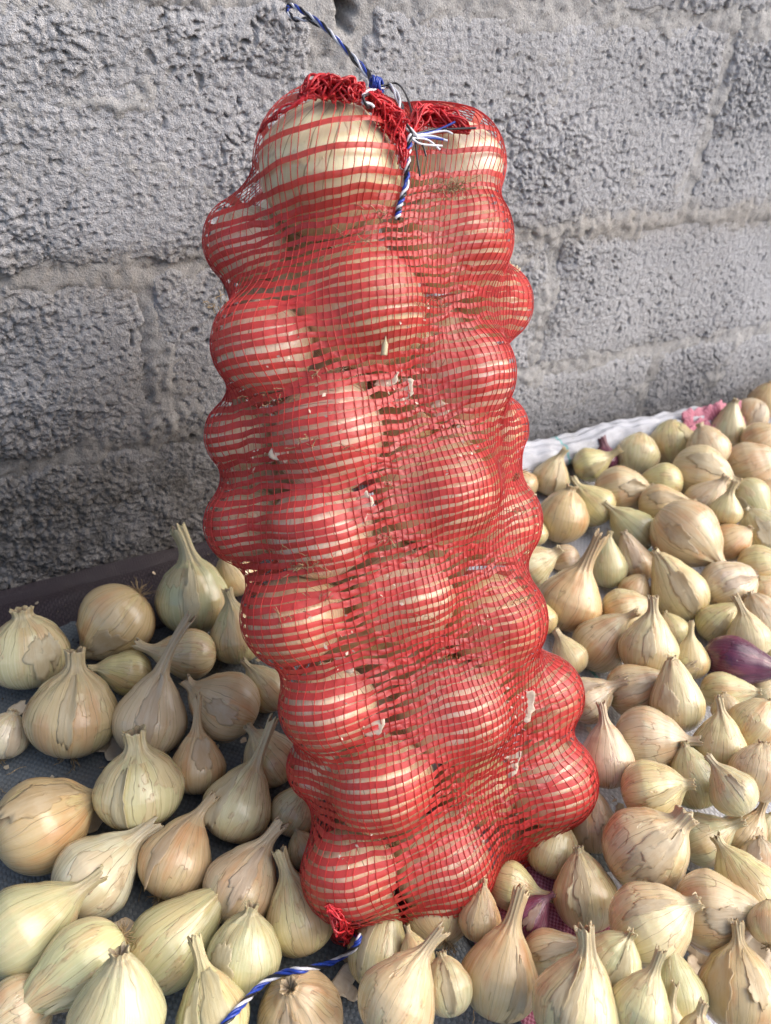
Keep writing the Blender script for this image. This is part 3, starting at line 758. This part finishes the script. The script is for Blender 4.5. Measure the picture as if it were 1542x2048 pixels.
DEEP = ('right under the big top one', 'under the straw scrap, right of the sooty onion', 'just above the sooty onion', 'through the gap right of the sooty onion',
        'between the two middle onions, left of centre', 'above the dark gap in the lower half', 'right of the dark gap in the lower half', 'in the second row from the bottom, behind the recessed one',
        'behind the round tan one near the bottom', 'behind the string tail near the top',
        'below the largest middle one', "under the root-wisped middle one, left of centre", 'between two left-edge bulges at mid height', "behind the largest middle one's right shoulder", 'above the round yellowish one', 'between the two upper left-edge bulges',
        'just above the largest middle one', 'inside the dark gap of the lower half')
# second layer, glimpsed through the gaps
for k_, (px, py, bk, R) in enumerate(((600, 480, .066, .034), (800, 700, .070, .036), (640, 760, .075, .034), (790, 860, .07, .034), (740, 1120, .075, .034), (800, 1330, .066, .036),
                                     (930, 1350, .08, .034), (920, 1600, .075, .034), (760, 1640, .07, .034), (840, 430, .075, .034), (880, 1090, .052, .030), (695, 1250, .055, .030), (545, 965, .058, .028), (955, 925, .062, .030), (880, 690, .060, .030), (560, 590, .060, .028), (900, 860, .058, .026), (770, 1430, .060, .028))):
    c = bag_pt(px, py, bk); c[1] = min(c[1], -R-.004)
    OB.append([c, R, rng.uniform(0, 6), 0, 'R', 'wpwtw'[k_ % 5], 'onion deep in the bag, '+DEEP[k_], px, py])
for c, R, ang, cz, shp, tn, label, px, py in OB:
    rr_ = ray(px, py); vd = -rr_/np.linalg.norm(rr_); ri = np.cross(UP, vd); ri /= np.linalg.norm(ri); up = np.cross(vd, ri)
    s = math.sqrt(1-cz**2); wd = s*(math.cos(ang)*ri+math.sin(ang)*up)+cz*vd
    make_onion('onion', c, R*.985, wd, math.sin(ang)*ri-math.cos(ang)*up, 'F', rng.choice((.35, .6, 1.6)), tn, 'r' if rng.random() < .5 else '', rng, label, 'onions packed in the red net bag', seg=36, view=vd, bend=0, cov=.3*COV[tn], asp=.96, bright=1.0 if tn in 'bv' else 1.25)
# ---- shape of the net: an elastic skin relaxed over the bulbs
NTH, NCY, NCAP = 288, 300, 46
axd = smooth_path(AX, NCY)
dirs, orgs, sarc = [], [], []
seg_ = np.linalg.norm(np.diff(axd, axis=0), axis=1); arc = np.concatenate([[0], np.cumsum(seg_)])
PHM = math.radians(86)
th = np.linspace(0, 2*np.pi, NTH, endpoint=False)
rad = np.cos(th)[:, None]*XA[None, :] + np.sin(th)[:, None]*NB[None, :]       # theta=90deg faces the camera side
RN = .062
for i in range(NCAP):
    ph = PHM*(1-i/NCAP); orgs.append(np.repeat(axd[:1], NTH, 0)); dirs.append(rad*math.cos(ph)-LE*math.sin(ph)); sarc.append(-ph*RN)
for i in range(NCY): orgs.append(np.repeat(axd[i:i+1], NTH, 0)); dirs.append(rad.copy()); sarc.append(arc[i])
for i in range(1, NCAP+1):
    ph = PHM*i/NCAP; orgs.append(np.repeat(axd[-1:], NTH, 0)); dirs.append(rad*math.cos(ph)+LE*math.sin(ph)); sarc.append(arc[-1]+ph*RN)
orgs = np.array(orgs); dirs = np.array(dirs); sarc = np.array(sarc)
obst = [(c, R) for c, R, *_ in OB]
tuft_c = bag_pt(692, 1848, .010); obst += [(tuft_c, .010)]
r0 = np.full(orgs.shape[:2], .012)
for c, R in obst:
    oc_ = c-orgs; b = (oc_*dirs).sum(-1); disc = (R+.0008)**2-(oc_**2).sum(-1)+b*b
    t = np.where(disc > 0, b+np.sqrt(np.maximum(disc, 0)), 0); r0 = np.maximum(r0, t)
r = np.maximum(r0, .03); cosd = math.cos(2*np.pi/NTH)
wth = np.full((len(r), 1), .62)
capw = np.concatenate([np.cos(PHM*(1-np.arange(NCAP)/NCAP)), np.ones(NCY), np.cos(PHM*(1+np.arange(NCAP))/NCAP)])
for it_ in range(900):
    ring = .5*(np.roll(r, 1, 1)+np.roll(r, -1, 1))*(1-(1-cosd)*capw[:, None]**2*.20)
    up_ = np.vstack([r[:1], r[:-1]]); dn_ = np.vstack([r[1:], r[-1:]])
    m = .52*ring+.48*.5*(up_+dn_)*.9996
    r = np.maximum(r0, r+1.0*(m-r))
SURF = orgs+dirs*r[..., None]
SURF[..., 1] = np.minimum(SURF[..., 1], -.004)
SURF[..., 2] = np.maximum(SURF[..., 2], .006)
du = np.roll(SURF, -1, 1)-np.roll(SURF, 1, 1); dv = np.gradient(SURF, axis=0)
SN = np.cross(du, dv); SN /= np.linalg.norm(SN, axis=2)[..., None]+1e-12
flip = np.sign((SN*dirs).sum(-1)); flip[flip == 0] = 1; SN *= flip[..., None]
SLACK = np.clip((r-r0)/.010, 0, 1)                         # where the net hangs free between bulbs
bag = tag(empty('net_bag', tuple(PB+XA*AX[0][0])), 'tall red plastic net bag packed with onions, leaning on the block wall', 'net bag')
# bands
PITCH_B = .0053; HW = .00175
s_lo, s_hi = sarc[4], sarc[-6]
sv = s_lo+.002; k_ = 0; nb_ = 0
def fi_of(s): return np.interp(s, sarc, np.arange(len(sarc)))
jj = np.arange(NTH)
while sv < s_hi:
    topz = sstep(arc[-1]-.046, arc[-1]-.030, sv)
    wob = .0013*pn(th*3.2, th*0+k_*.61, 71)+.0007*pn(th*9, th*0+k_*1.3, 72)
    # keep the wobble seamless
    fade = sstep(0, .5, th)*sstep(6.283, 5.78, th)
    sl = bilerp(SLACK[..., None], fi_of(np.full(NTH, sv)), jj.astype(float))[:, 0]
    wob = wob*fade*(.8+1.1*sl)
    rows = []; hw = HW*(1+.22*pn(np.array([k_*.77]), np.array([.3]), 73)[0])*(1+.1*topz)
    hwv = hw*(1-.16*fade*np.abs(pn(th*6, th*0+k_*.9, 74)))
    for e in (-1, -.33, .33, 1):
        fi = fi_of(sv+wob+e*hwv)
        p = bilerp(SURF, fi, jj.astype(float)); n_ = bilerp(SN, fi, jj.astype(float))
        crk = .0006*sl*fade*pn(th*16+e*2.0, th*0+k_*1.7, 75)*(1+abs(e))
        rows.append(p+n_*(.0006+.00022*(1-abs(e))+np.where(sl > .02, crk, 0))[:, None])
    V = np.array(rows).reshape(-1, 3)
    obj('band', new_mesh('band', V, grid_faces(4, NTH, True), M_BAND), bag, world=True); nb_ += 1
    k_ += 1; sv += PITCH_B*(1+.09*pn(np.array([k_*.37]), np.array([.7]), 76)[0])*(1+1.7*topz)
# threads
NTHR = 140; parts = []
rows_ = np.arange(2, len(sarc)-2)
for q in range(NTHR):
    a0 = q/NTHR*NTH+rng.uniform(-.25, .25)
    wv = .35*pn(sarc[rows_]*40, sarc[rows_]*0+q*.7, 81)+.14*pn(sarc[rows_]*150, sarc[rows_]*0+q*.9, 82)
    p = bilerp(SURF, rows_.astype(float), a0+wv); n_ = bilerp(SN, rows_.astype(float), a0+wv)
    parts.append(tube(p+n_*.0013, .00030, 3))
Vv, Ff = join(parts)
tag(obj('thread', new_mesh('thread', Vv, Ff, M_THREAD), bag, world=True), kind='stuff')
# the skin as a ray target, for things that lie on it
surf_v = (SURF+SN*.0012).reshape(-1, 3); surf_f = grid_faces(len(sarc), NTH, True)
BVH = BVHTree.FromPolygons(surf_v.tolist(), surf_f.tolist())
def on_bag(px, py, lift=.001, default=.0):
    d = Vector(ray(px, py)).normalized(); h = BVH.ray_cast(Vector(CAM), d)
    if h[0] is None: return bag_pt(px, py, default)
    return np.array(h[0]-d*lift)
# hem: bunched cords of the gathered mouth and of the closed bottom
def frill(pts, n, rad_, seed, r=.00052):
    R_ = random.Random(seed); base = smooth_path(pts, 60); parts = []
    L = np.linalg.norm(np.diff(base, axis=0), axis=1).sum()
    for q in range(n):
        u = np.linspace(0, 1, 110)*59; i = np.minimum(u.astype(int), 58); w = (u-i)[:, None]
        p = base[i]*(1-w)+base[i+1]*w
        f1, f2, f3 = R_.uniform(1.5, 5), R_.uniform(1.5, 6), R_.uniform(1.5, 5)
        uu = u/59*6.28; amp = rad_*np.sin(np.clip(u/59, .03, .97)*np.pi)**.4
        p = p+np.stack([np.sin(f1*uu*.5+R_.uniform(0, 6))*amp*R_.uniform(.4, 1.1), np.sin(f2*uu*.5+R_.uniform(0, 6))*amp*R_.uniform(.4, 1.1), np.sin(f3*uu*.5+R_.uniform(0, 6))*amp*R_.uniform(.4, 1.1)], -1)
        parts.append(tube(p, r*R_.uniform(.8, 1.4), 4))
    Vv, Ff = join(parts)
    return Vv, Ff
for i, (pts, n, w) in enumerate((
    ([(606, 190), (640, 174), (668, 174), (700, 182), (726, 190)], 40, .0060), ([(742, 190), (758, 208), (776, 232), (792, 252), (800, 285)], 34, .0058),
    ([(812, 275), (828, 244), (850, 230), (878, 234), (905, 246), (935, 260)], 34, .0052), ([(520, 262), (560, 224), (612, 196)], 5, .0016), ([(800, 285), (806, 320), (812, 275)], 7, .003))):
    P3 = [on_bag(x, y, .003, .03) for x, y in pts]
    Vv, Ff = frill(P3, n, w, i); obj('hem', new_mesh('hem', Vv, Ff, M_HEM), bag, world=True)
P3 = [on_bag(x, y, .002, .012) for x, y in ((655, 1815), (680, 1845), (692, 1862), (704, 1882))]
Vv, Ff = frill(P3, 34, .0050, 9); obj('bottom_tuft', new_mesh('bottom_tuft', Vv, Ff, M_HEM), bag, world=True)

# ------------------------------------------------------------------ twine
def strands(root, path, n, helix, rad_, turns, mats, names):
    P = smooth_path(path, n); T = np.gradient(P, axis=0); T /= np.linalg.norm(T, axis=1)[:, None]
    A = np.cross(T, [.3, .5, .8]); A /= np.linalg.norm(A, axis=1)[:, None]; B = np.cross(T, A)
    for q, (m, nm) in enumerate(zip(mats, names)):
        a = np.linspace(0, turns*6.283, n)+q*6.283/len(mats)+.5*pn(np.linspace(0, 9, n), np.full(n, q*3.1), 90)
        h = helix*(1+.25*pn(np.linspace(0, 14, n), np.full(n, q*2.3+.4), 91))
        C = P+(np.cos(a)*h)[:, None]*A+(np.sin(a)*h)[:, None]*B
        V, F = tube(C, rad_, 6); obj(nm, new_mesh(nm, V, F, m), root)
KN = on_bag(752, 178, .010, .03)
loop = tag(empty('twine', tuple(KN)), 'black-white-blue twine knotted at the bag mouth, its loop up the wall', 'twine')
inv = -KN
tip = on_wall(580, 22, .028)
def lp(px, py, f):            # along the loop: from the knot to its tip in depth
    dK, dT = np.dot(KN-CAM, FW), np.dot(tip-CAM, FW); return CAM+ray(px, py)*(dK+(dT-dK)*f)
out = [lp(752, 176, 0), lp(735, 150, .1), lp(706, 118, .3), lp(680, 85, .5), lp(650, 58, .68), lp(615, 40, .85), lp(590, 38, .95), lp(577, 26, 1)]
ret = [lp(577, 26, 1), lp(576, 14, 1), lp(588, 12, .98), lp(612, 27, .87), (lp(645, 50, .68)), lp(676, 82, .5), lp(709, 116, .3), lp(738, 148, .1), lp(756, 174, 0)]
strands(loop, [p+inv for p in out], 150, .0009, .00085, 5, [M_BLACK, M_WHITE], ['strand', 'strand'])
strands(loop, [p+inv for p in ret], 150, .0009, .00085, 5.5, [M_BLACK, M_BLUE, M_WHITE], ['strand', 'strand', 'strand'])
parts = []
for q in range(4):      # knot: turns of blue ribbon round the neck of the loop
    a = np.linspace(0, 6.4, 40); cK = lp(744+q*6, 166+q*2.0, 0)-KN
    parts.append(tube(cK+np.outer(np.cos(a)*.0036, UP*1.0)+np.outer(np.sin(a)*.0036, -FW)+np.outer(np.sin(a*1.0+q)*.0012, RT), .0010, 6))
Vv, Ff = join(parts); obj('knot', new_mesh('knot', Vv, Ff, M_BLUE), loop)
def tail(pts, lift, dflt=.03): return [on_bag(x, y, l, dflt)-KN for (x, y), l in zip(pts, lift)]
strands(loop, tail([(755, 178), (780, 172), (800, 205), (806, 240), (826, 268), (836, 275)], [.010, .013, .014, .012, .010, .008]), 90, .0010, .0007, 2, [M_WHITE, M_WHITE, M_BLACK], ['strand']*3)
strands(loop, tail([(748, 180), (730, 190), (728, 205), (745, 215)], [.010, .010, .008, .005]), 50, .0009, .0008, 1.5, [M_BLACK, M_WHITE], ['strand']*2)
strands(loop, tail([(820, 270), (815, 320), (812, 370), (800, 410), (794, 438)], [.008, .004, .003, .003, .002]), 90, .0010, .0008, 5, [M_BLUE, M_BLACK, M_WHITE], ['strand']*3)
for pts, m in ((((828, 268), (870, 258), (900, 258), (952, 256)), M_BLACK), (((826, 272), (860, 266), (890, 262), (905, 268)), M_WHITE), (((826, 274), (862, 272), (895, 282)), M_WHITE),
               (((824, 276), (855, 280), (880, 300)), M_WHITE), (((828, 270), (870, 262), (910, 244)), M_BLUE), (((826, 276), (860, 276), (892, 280)), M_BLUE),
               (((826, 274), (845, 290), (852, 312)), M_BLACK), (((828, 262), (835, 320), (840, 352)), M_BLACK), (((760, 172), (795, 168), (818, 205), (828, 265)), M_BLACK), (((822, 276), (842, 288), (884, 292)), M_WHITE)):
    p = smooth_path(tail(pts, [.008, .011, .010, .008][:len(pts)]), 40)
    V, F = tube(p, .00062, 5); obj('cut_end', new_mesh('cut_end', V, F, m), loop)
# trailing twine from the closed bottom, lying on the loose onions
def on_heap(px, py, lift):
    d = ray(px, py); best = (lift+.004-CAM_H)/d[2]; dn = np.linalg.norm(d); u = d/dn
    for c, R in SPH:
        oc_ = c-CAM; b = oc_@u; disc = (R+lift)**2-(oc_@oc_)+b*b
        if disc > 0: best = min(best, (b-math.sqrt(disc))/dn)
    return best
tp = [(702, 1872), (718, 1872), (708, 1896), (680, 1916), (650, 1930), (612, 1938), (575, 1944), (545, 1955), (520, 1972), (500, 1992), (478, 2016), (452, 2044), (425, 2080)]
ts = np.array([on_heap(x, y, .0022) for x, y in tp]); ts[0] = np.dot(tuft_c-CAM, FW)-.004
ts = np.array([min(ts[max(0, i-1):i+2].mean(), ts[i]) if i else ts[i] for i in range(len(ts))])
T0 = CAM+ray(*tp[0])*ts[0]
tw = tag(empty('twine', tuple(T0)), "blue and white twine trailing from the bag's bottom tuft over loose onions", 'twine')
strands(tw, [CAM+ray(x, y)*t-T0 for (x, y), t in zip(tp, ts)], 260, .0010, .00085, 5.5, [M_BLUE, M_WHITE, M_BLACK, M_BLUE], ['strand']*4)

# ------------------------------------------------------------------ small scraps
# pink mesh scraps
def scrap(name, c, ax, ay, nx, ny, crumple, label, seed):
    U, Vv = np.meshgrid(np.linspace(-1, 1, nx), np.linspace(-1, 1, ny))
    q = c+U[..., None]*ax+Vv[..., None]*ay
    q[..., 2] += crumple*(pn(U*2.2+seed, Vv*2.2, seed)+.5*pn(U*5, Vv*5, seed+1))
    q[..., 2] = np.maximum(q[..., 2], .0095)
    o = obj(name, new_mesh(name, q.reshape(-1, 3), grid_faces(ny, nx), M_PINK, oc=np.stack([U*np.linalg.norm(ax), Vv*np.linalg.norm(ay), 0*U], -1).reshape(-1, 3)))
    sm = o.modifiers.new('thickness', 'SOLIDIFY'); sm.thickness = .0006; sm.offset = 0
    tag(o, label, 'cloth scrap')
M_PINK = mat_woven('pink_mesh_cloth', (.60, .24, .31), (.36, .09, .14), pitch=.0016, dirt=.1)
scrap('mesh_scrap', on_ground(1085, 1850, .012), np.array([.045, 0, 0]), np.array([0, .045, 0]), 40, 40, .003, 'pink mesh scrap lying under the purple-pink onion in front of the bag', 5)
scrap('mesh_scrap', on_ground(1408, 838, .035)+np.array([0, -.02, 0]), np.array([.052, .0, 0]), np.array([0, .018, .020]), 50, 30, .014, 'crumpled pink cloth at the end of the rolled white sack rim', 8)
# dry skin scraps on the sacks
def flake(p, size, seed, label, group, parent=None):
    R_ = random.Random(seed); rr = np.linspace(0, 1, 6)[:, None]; aa = np.linspace(0, 6.2832, 18, endpoint=False)[None, :]
    edge = 1+.35*pn(np.cos(aa)*1.6+seed, np.sin(aa)*1.6, seed)+.15*pn(aa*3, aa*0+seed, seed)
    U = rr*np.cos(aa)*edge*size; V_ = rr*np.sin(aa)*edge*size*R_.uniform(.45, .9)
    a = R_.uniform(0, 6.28); kx = R_.uniform(20, 45)
    Zz = kx*.5*U**2+.15*size*pn(U/size*2, V_/size*2, seed)*rr
    X_ = U*math.cos(a)-V_*math.sin(a); Y_ = U*math.sin(a)+V_*math.cos(a)
    o = obj('skin_scrap', new_mesh('skin_scrap', np.stack([X_, Y_, Zz], -1).reshape(-1, 3), grid_faces(6, 18, True), M_SKIN, oc=np.stack([U/size, V_/size, 0*U], -1).reshape(-1, 3)))
    o.location = p; o.color = (.60, .50, .36, .5); o.rotation_euler = (R_.uniform(-.5, .5), R_.uniform(-.5, .5), 0)
    sm = o.modifiers.new('thickness', 'SOLIDIFY'); sm.thickness = .0003; sm.offset = 0
    tag(o, label, 'onion skin', group)
for i, (px, py, s) in enumerate(((205, 1490, .012), (232, 1500, .010), (35, 1420, .010), (178, 1640, .010), (160, 1660, .007), (300, 1640, .007), (255, 1860, .008), (690, 1960, .011), (700, 1985, .007), (385, 1720, .006), (520, 1660, .006), (330, 1795, .006))):
    flake(tuple(on_ground(px, py, .012)), s, 100+i, 'papery skin scrap on the grey sack, '+('below the big tan thick-necked onion', 'left of the squat fringe-necked onion', 'by the white flaky onion at the edge', 'right of the orange-brown onion on bare sack',
        'above the big whitish onion', 'under the squat fringe-necked onion', 'beside the root tuft of the glossy pale onion', 'left of the pale long onion under the bag', 'right of the orange onion facing up', 'right of the orange pointed onion', 'near the tiny tan onion under the bag corner', 'below the roots of the orange pointed onion')[i], 'skin scraps on the blue-grey sack')
for i, (px, py, s) in enumerate(((1485, 1900, .018), (1450, 1930, .014), (1520, 1920, .016), (1400, 1900, .009), (1395, 1935, .010), (1260, 1760, .008), (1240, 1620, .007), (1530, 1960, .012))):
    flake(tuple(on_ground(px, py, .020)), s, 140+i, 'pale papery onion skin scrap '+('largest of the pile in the bottom right corner', 'in the corner pile, left of the largest one', 'in the corner pile, right of the largest one', 'left of the corner pile, smallest there', 'left of the corner pile, low down',
        'under the wrinkled pinkish onion', 'above the wrinkled pinkish onion', 'in the corner pile, lowest at the photo edge')[i], 'skin scraps on the white sack')
for i, (px, py, s, w_) in enumerate(((805, 785, .010, 'right of the sooty onion'), (775, 760, .007, 'just above the sooty onion'), (1050, 1410, .012, 'by the right edge of the lower half'), (1025, 1520, .011, 'between the recessed onion and the corner swelling'),
                          (725, 1010, .009, 'left of the largest middle onion'), (745, 1450, .008, 'below the dark gap'), (690, 1330, .007, 'above the dark gap'), (560, 910, .007, 'at the left edge beside the sooty onion'), (880, 820, .007, 'above the largest middle onion'))):
    flake(tuple(on_bag(px, py, -.0030)), s*.9, 180+i, 'whitish skin scrap pressed inside the net, '+w_, 'skin scraps in the net')
    q = Vector(-FW).to_track_quat('Z', 'Y').to_euler(); COL.objects[-1].rotation_euler = q; COL.objects[-1].color = (.74, .66, .56, .5)
# soil crumbs and root bits fallen between the onions
R_ = random.Random(11); parts = []
def crumb(p, s):
    v = np.array([[1, 0, 0], [-.5, .9, 0], [-.5, -.9, 0], [0, 0, 1.1]])*s*np.array([[R_.uniform(.6, 1.4)] for _ in range(4)]); a = R_.uniform(0, 6.28)
    v = v @ np.array([[math.cos(a), -math.sin(a), 0], [math.sin(a), math.cos(a), 0], [0, 0, 1]])
    return v+p, np.array([[0, 1, 3, 3], [1, 2, 3, 3], [2, 0, 3, 3]])
for _ in range(1500):
    x, y = R_.uniform(-.12, 1.0), R_.uniform(-.60, -.03); parts.append(crumb(np.array([x, y, .0075+.002*R_.random()]), R_.uniform(.0004, .0016)))
Vv, Ff = join(parts); Ff = Ff[:, :3]
tag(obj('soil_crumbs', new_mesh('soil_crumbs', Vv, Ff, M_SOIL, False)), 'soil crumbs scattered on the sacks between the onions', 'soil crumbs', kind='stuff')
fl = []
for _ in range(420):
    p = np.array([R_.uniform(-.12, .9), R_.uniform(-.58, -.04), R_.uniform(.009, .0115)]); s = R_.uniform(.0010, .0036)
    a = np.array([R_.uniform(-1, 1), R_.uniform(-1, 1), R_.uniform(-.4, .4)]); a /= np.linalg.norm(a); b = np.array([-a[1], a[0], R_.uniform(-.3, .5)])
    fl.append((np.array([p-a*s, p-a*s*.2+b*s*.7, p+a*s, p+a*s*.5-b*s*.6, p-a*s*.6-b*s*.5]), np.array([[0, 4, 3, 1], [1, 3, 2, 2]])))
Vv = np.concatenate([v for v, f in fl]); Ff = np.concatenate([np.array([[0, 4, 3], [0, 3, 1], [1, 3, 2]])+5*i for i in range(len(fl))])
o = obj('skin_litter', new_mesh('skin_litter', Vv, Ff, M_SKIN, oc=Vv*300)); o.color = (.60, .50, .36, .5)
tag(o, 'tiny bits of dry onion skin littered between the onions', 'skin litter', kind='stuff')
parts = []
for _ in range(420):
    p = np.array([R_.uniform(-.12, .9), R_.uniform(-.58, -.04), .009]); a = R_.uniform(0, 6.28); pts = [p]
    for _k in range(4): a += R_.uniform(-.8, .8); p = p+np.array([math.cos(a), math.sin(a), R_.uniform(-.2, .3)])*R_.uniform(.001, .004); pts.append(p)
    parts.append(tube(pts, .00028, 3))
Vv, Ff = join(parts); tag(obj('root_litter', new_mesh('root_litter', Vv, Ff, M_ROOT)), 'dry root hairs fallen on the sacks between the onions', 'root litter', kind='stuff')
# dry root wisps and white specks caught in the net
parts = []; R_ = random.Random(4)
for px, py, n, sp in ((905, 372, 40, 44), (905, 380, 26, 30), (625, 1128, 22, 34), (600, 1140, 14, 40), (770, 1075, 16, 26), (1040, 1020, 14, 20), (1040, 1200, 16, 20), (545, 790, 10, 50), (600, 880, 12, 40), (430, 610, 10, 26), (640, 740, 12, 40), (860, 600, 16, 30),
                      (760, 430, 18, 50), (700, 480, 12, 40), (560, 1100, 8, 40), (930, 1590, 12, 30), (1000, 1480, 10, 30), (840, 1240, 8, 40), (640, 1190, 10, 40), (700, 900, 8, 40), (780, 960, 6, 20), (870, 820, 6, 40), (560, 1230, 8, 40)):
    for _ in range(n):
        x, y = px+R_.gauss(0, sp*.5), py+R_.gauss(0, sp*.16); p = on_bag(x, y, .0006); d = np.array([R_.uniform(-1, 1) for _ in range(3)]); pts = [p]
        for _k in range(4): d = d+np.array([R_.uniform(-.7, .7) for _ in range(3)]); d /= np.linalg.norm(d); p = p+d*R_.uniform(.001, .0022); pts.append(p)
        parts.append(tube(pts, .00022, 3))
Vv, Ff = join(parts); tag(obj('root_wisps', new_mesh('root_wisps', Vv, Ff, M_ROOT)), 'dry root wisps and straw bits caught in the red net', 'root wisps', kind='stuff')
Vv, Ff = [], []
fl = []
for px, py, n, sp in ((800, 790, 26, 36), (510, 920, 12, 30), (640, 830, 10, 60), (1040, 1400, 24, 34), (1030, 1520, 16, 30), (760, 1180, 10, 60), (700, 1300, 12, 60), (900, 900, 16, 80), (830, 620, 10, 70), (560, 700, 8, 60), (950, 1700, 14, 80), (720, 1450, 8, 60), (700, 1700, 8, 50), (980, 1240, 10, 50)):
    for _ in range(n):
        p = on_bag(px+R_.gauss(0, sp*.5), py+R_.gauss(0, sp*.5), .0004); a = np.array([R_.uniform(-1, 1) for _ in range(3)]); a /= np.linalg.norm(a)
        b = np.cross(a, [R_.uniform(-1, 1), R_.uniform(-1, 1), .4]); b /= np.linalg.norm(b)+1e-6; s = R_.uniform(.0006, .0019)
        fl.append((np.array([p-a*s, p+b*s*.6, p+a*s*.8, p-b*s*.5]), np.array([[0, 1, 2, 3]])))
Vv, Ff = join(fl); o = obj('skin_bits', new_mesh('skin_bits', Vv, Ff, M_SKIN, oc=Vv*300)); o.color = (.68, .64, .56, .5)
tag(o, 'tiny white bits of onion skin stuck in the red net', 'skin bits', kind='stuff')
p = on_bag(770, 688, .0016); U, Vg = np.meshgrid(np.linspace(-1, 1, 9), np.linspace(-1, 1, 18))
q = p+(U*.0016*(1-.8*sstep(-.1, .4, Vg))+.0006*Vg)[..., None]*RT+(Vg*.0062)[..., None]*UP+((1-U**2)*.0009)[..., None]*(-FW)
o = obj('straw_scrap', new_mesh('straw_scrap', q.reshape(-1, 3), grid_faces(18, 9), M_SKIN, oc=np.stack([U, Vg, 0*U], -1).reshape(-1, 3))); o.color = (.58, .55, .30, .3)
sm = o.modifiers.new('thickness', 'SOLIDIFY'); sm.thickness = .0005; sm.offset = 0
tag(o, 'pale greenish straw scrap stuck on the red net near its upper middle', 'straw')
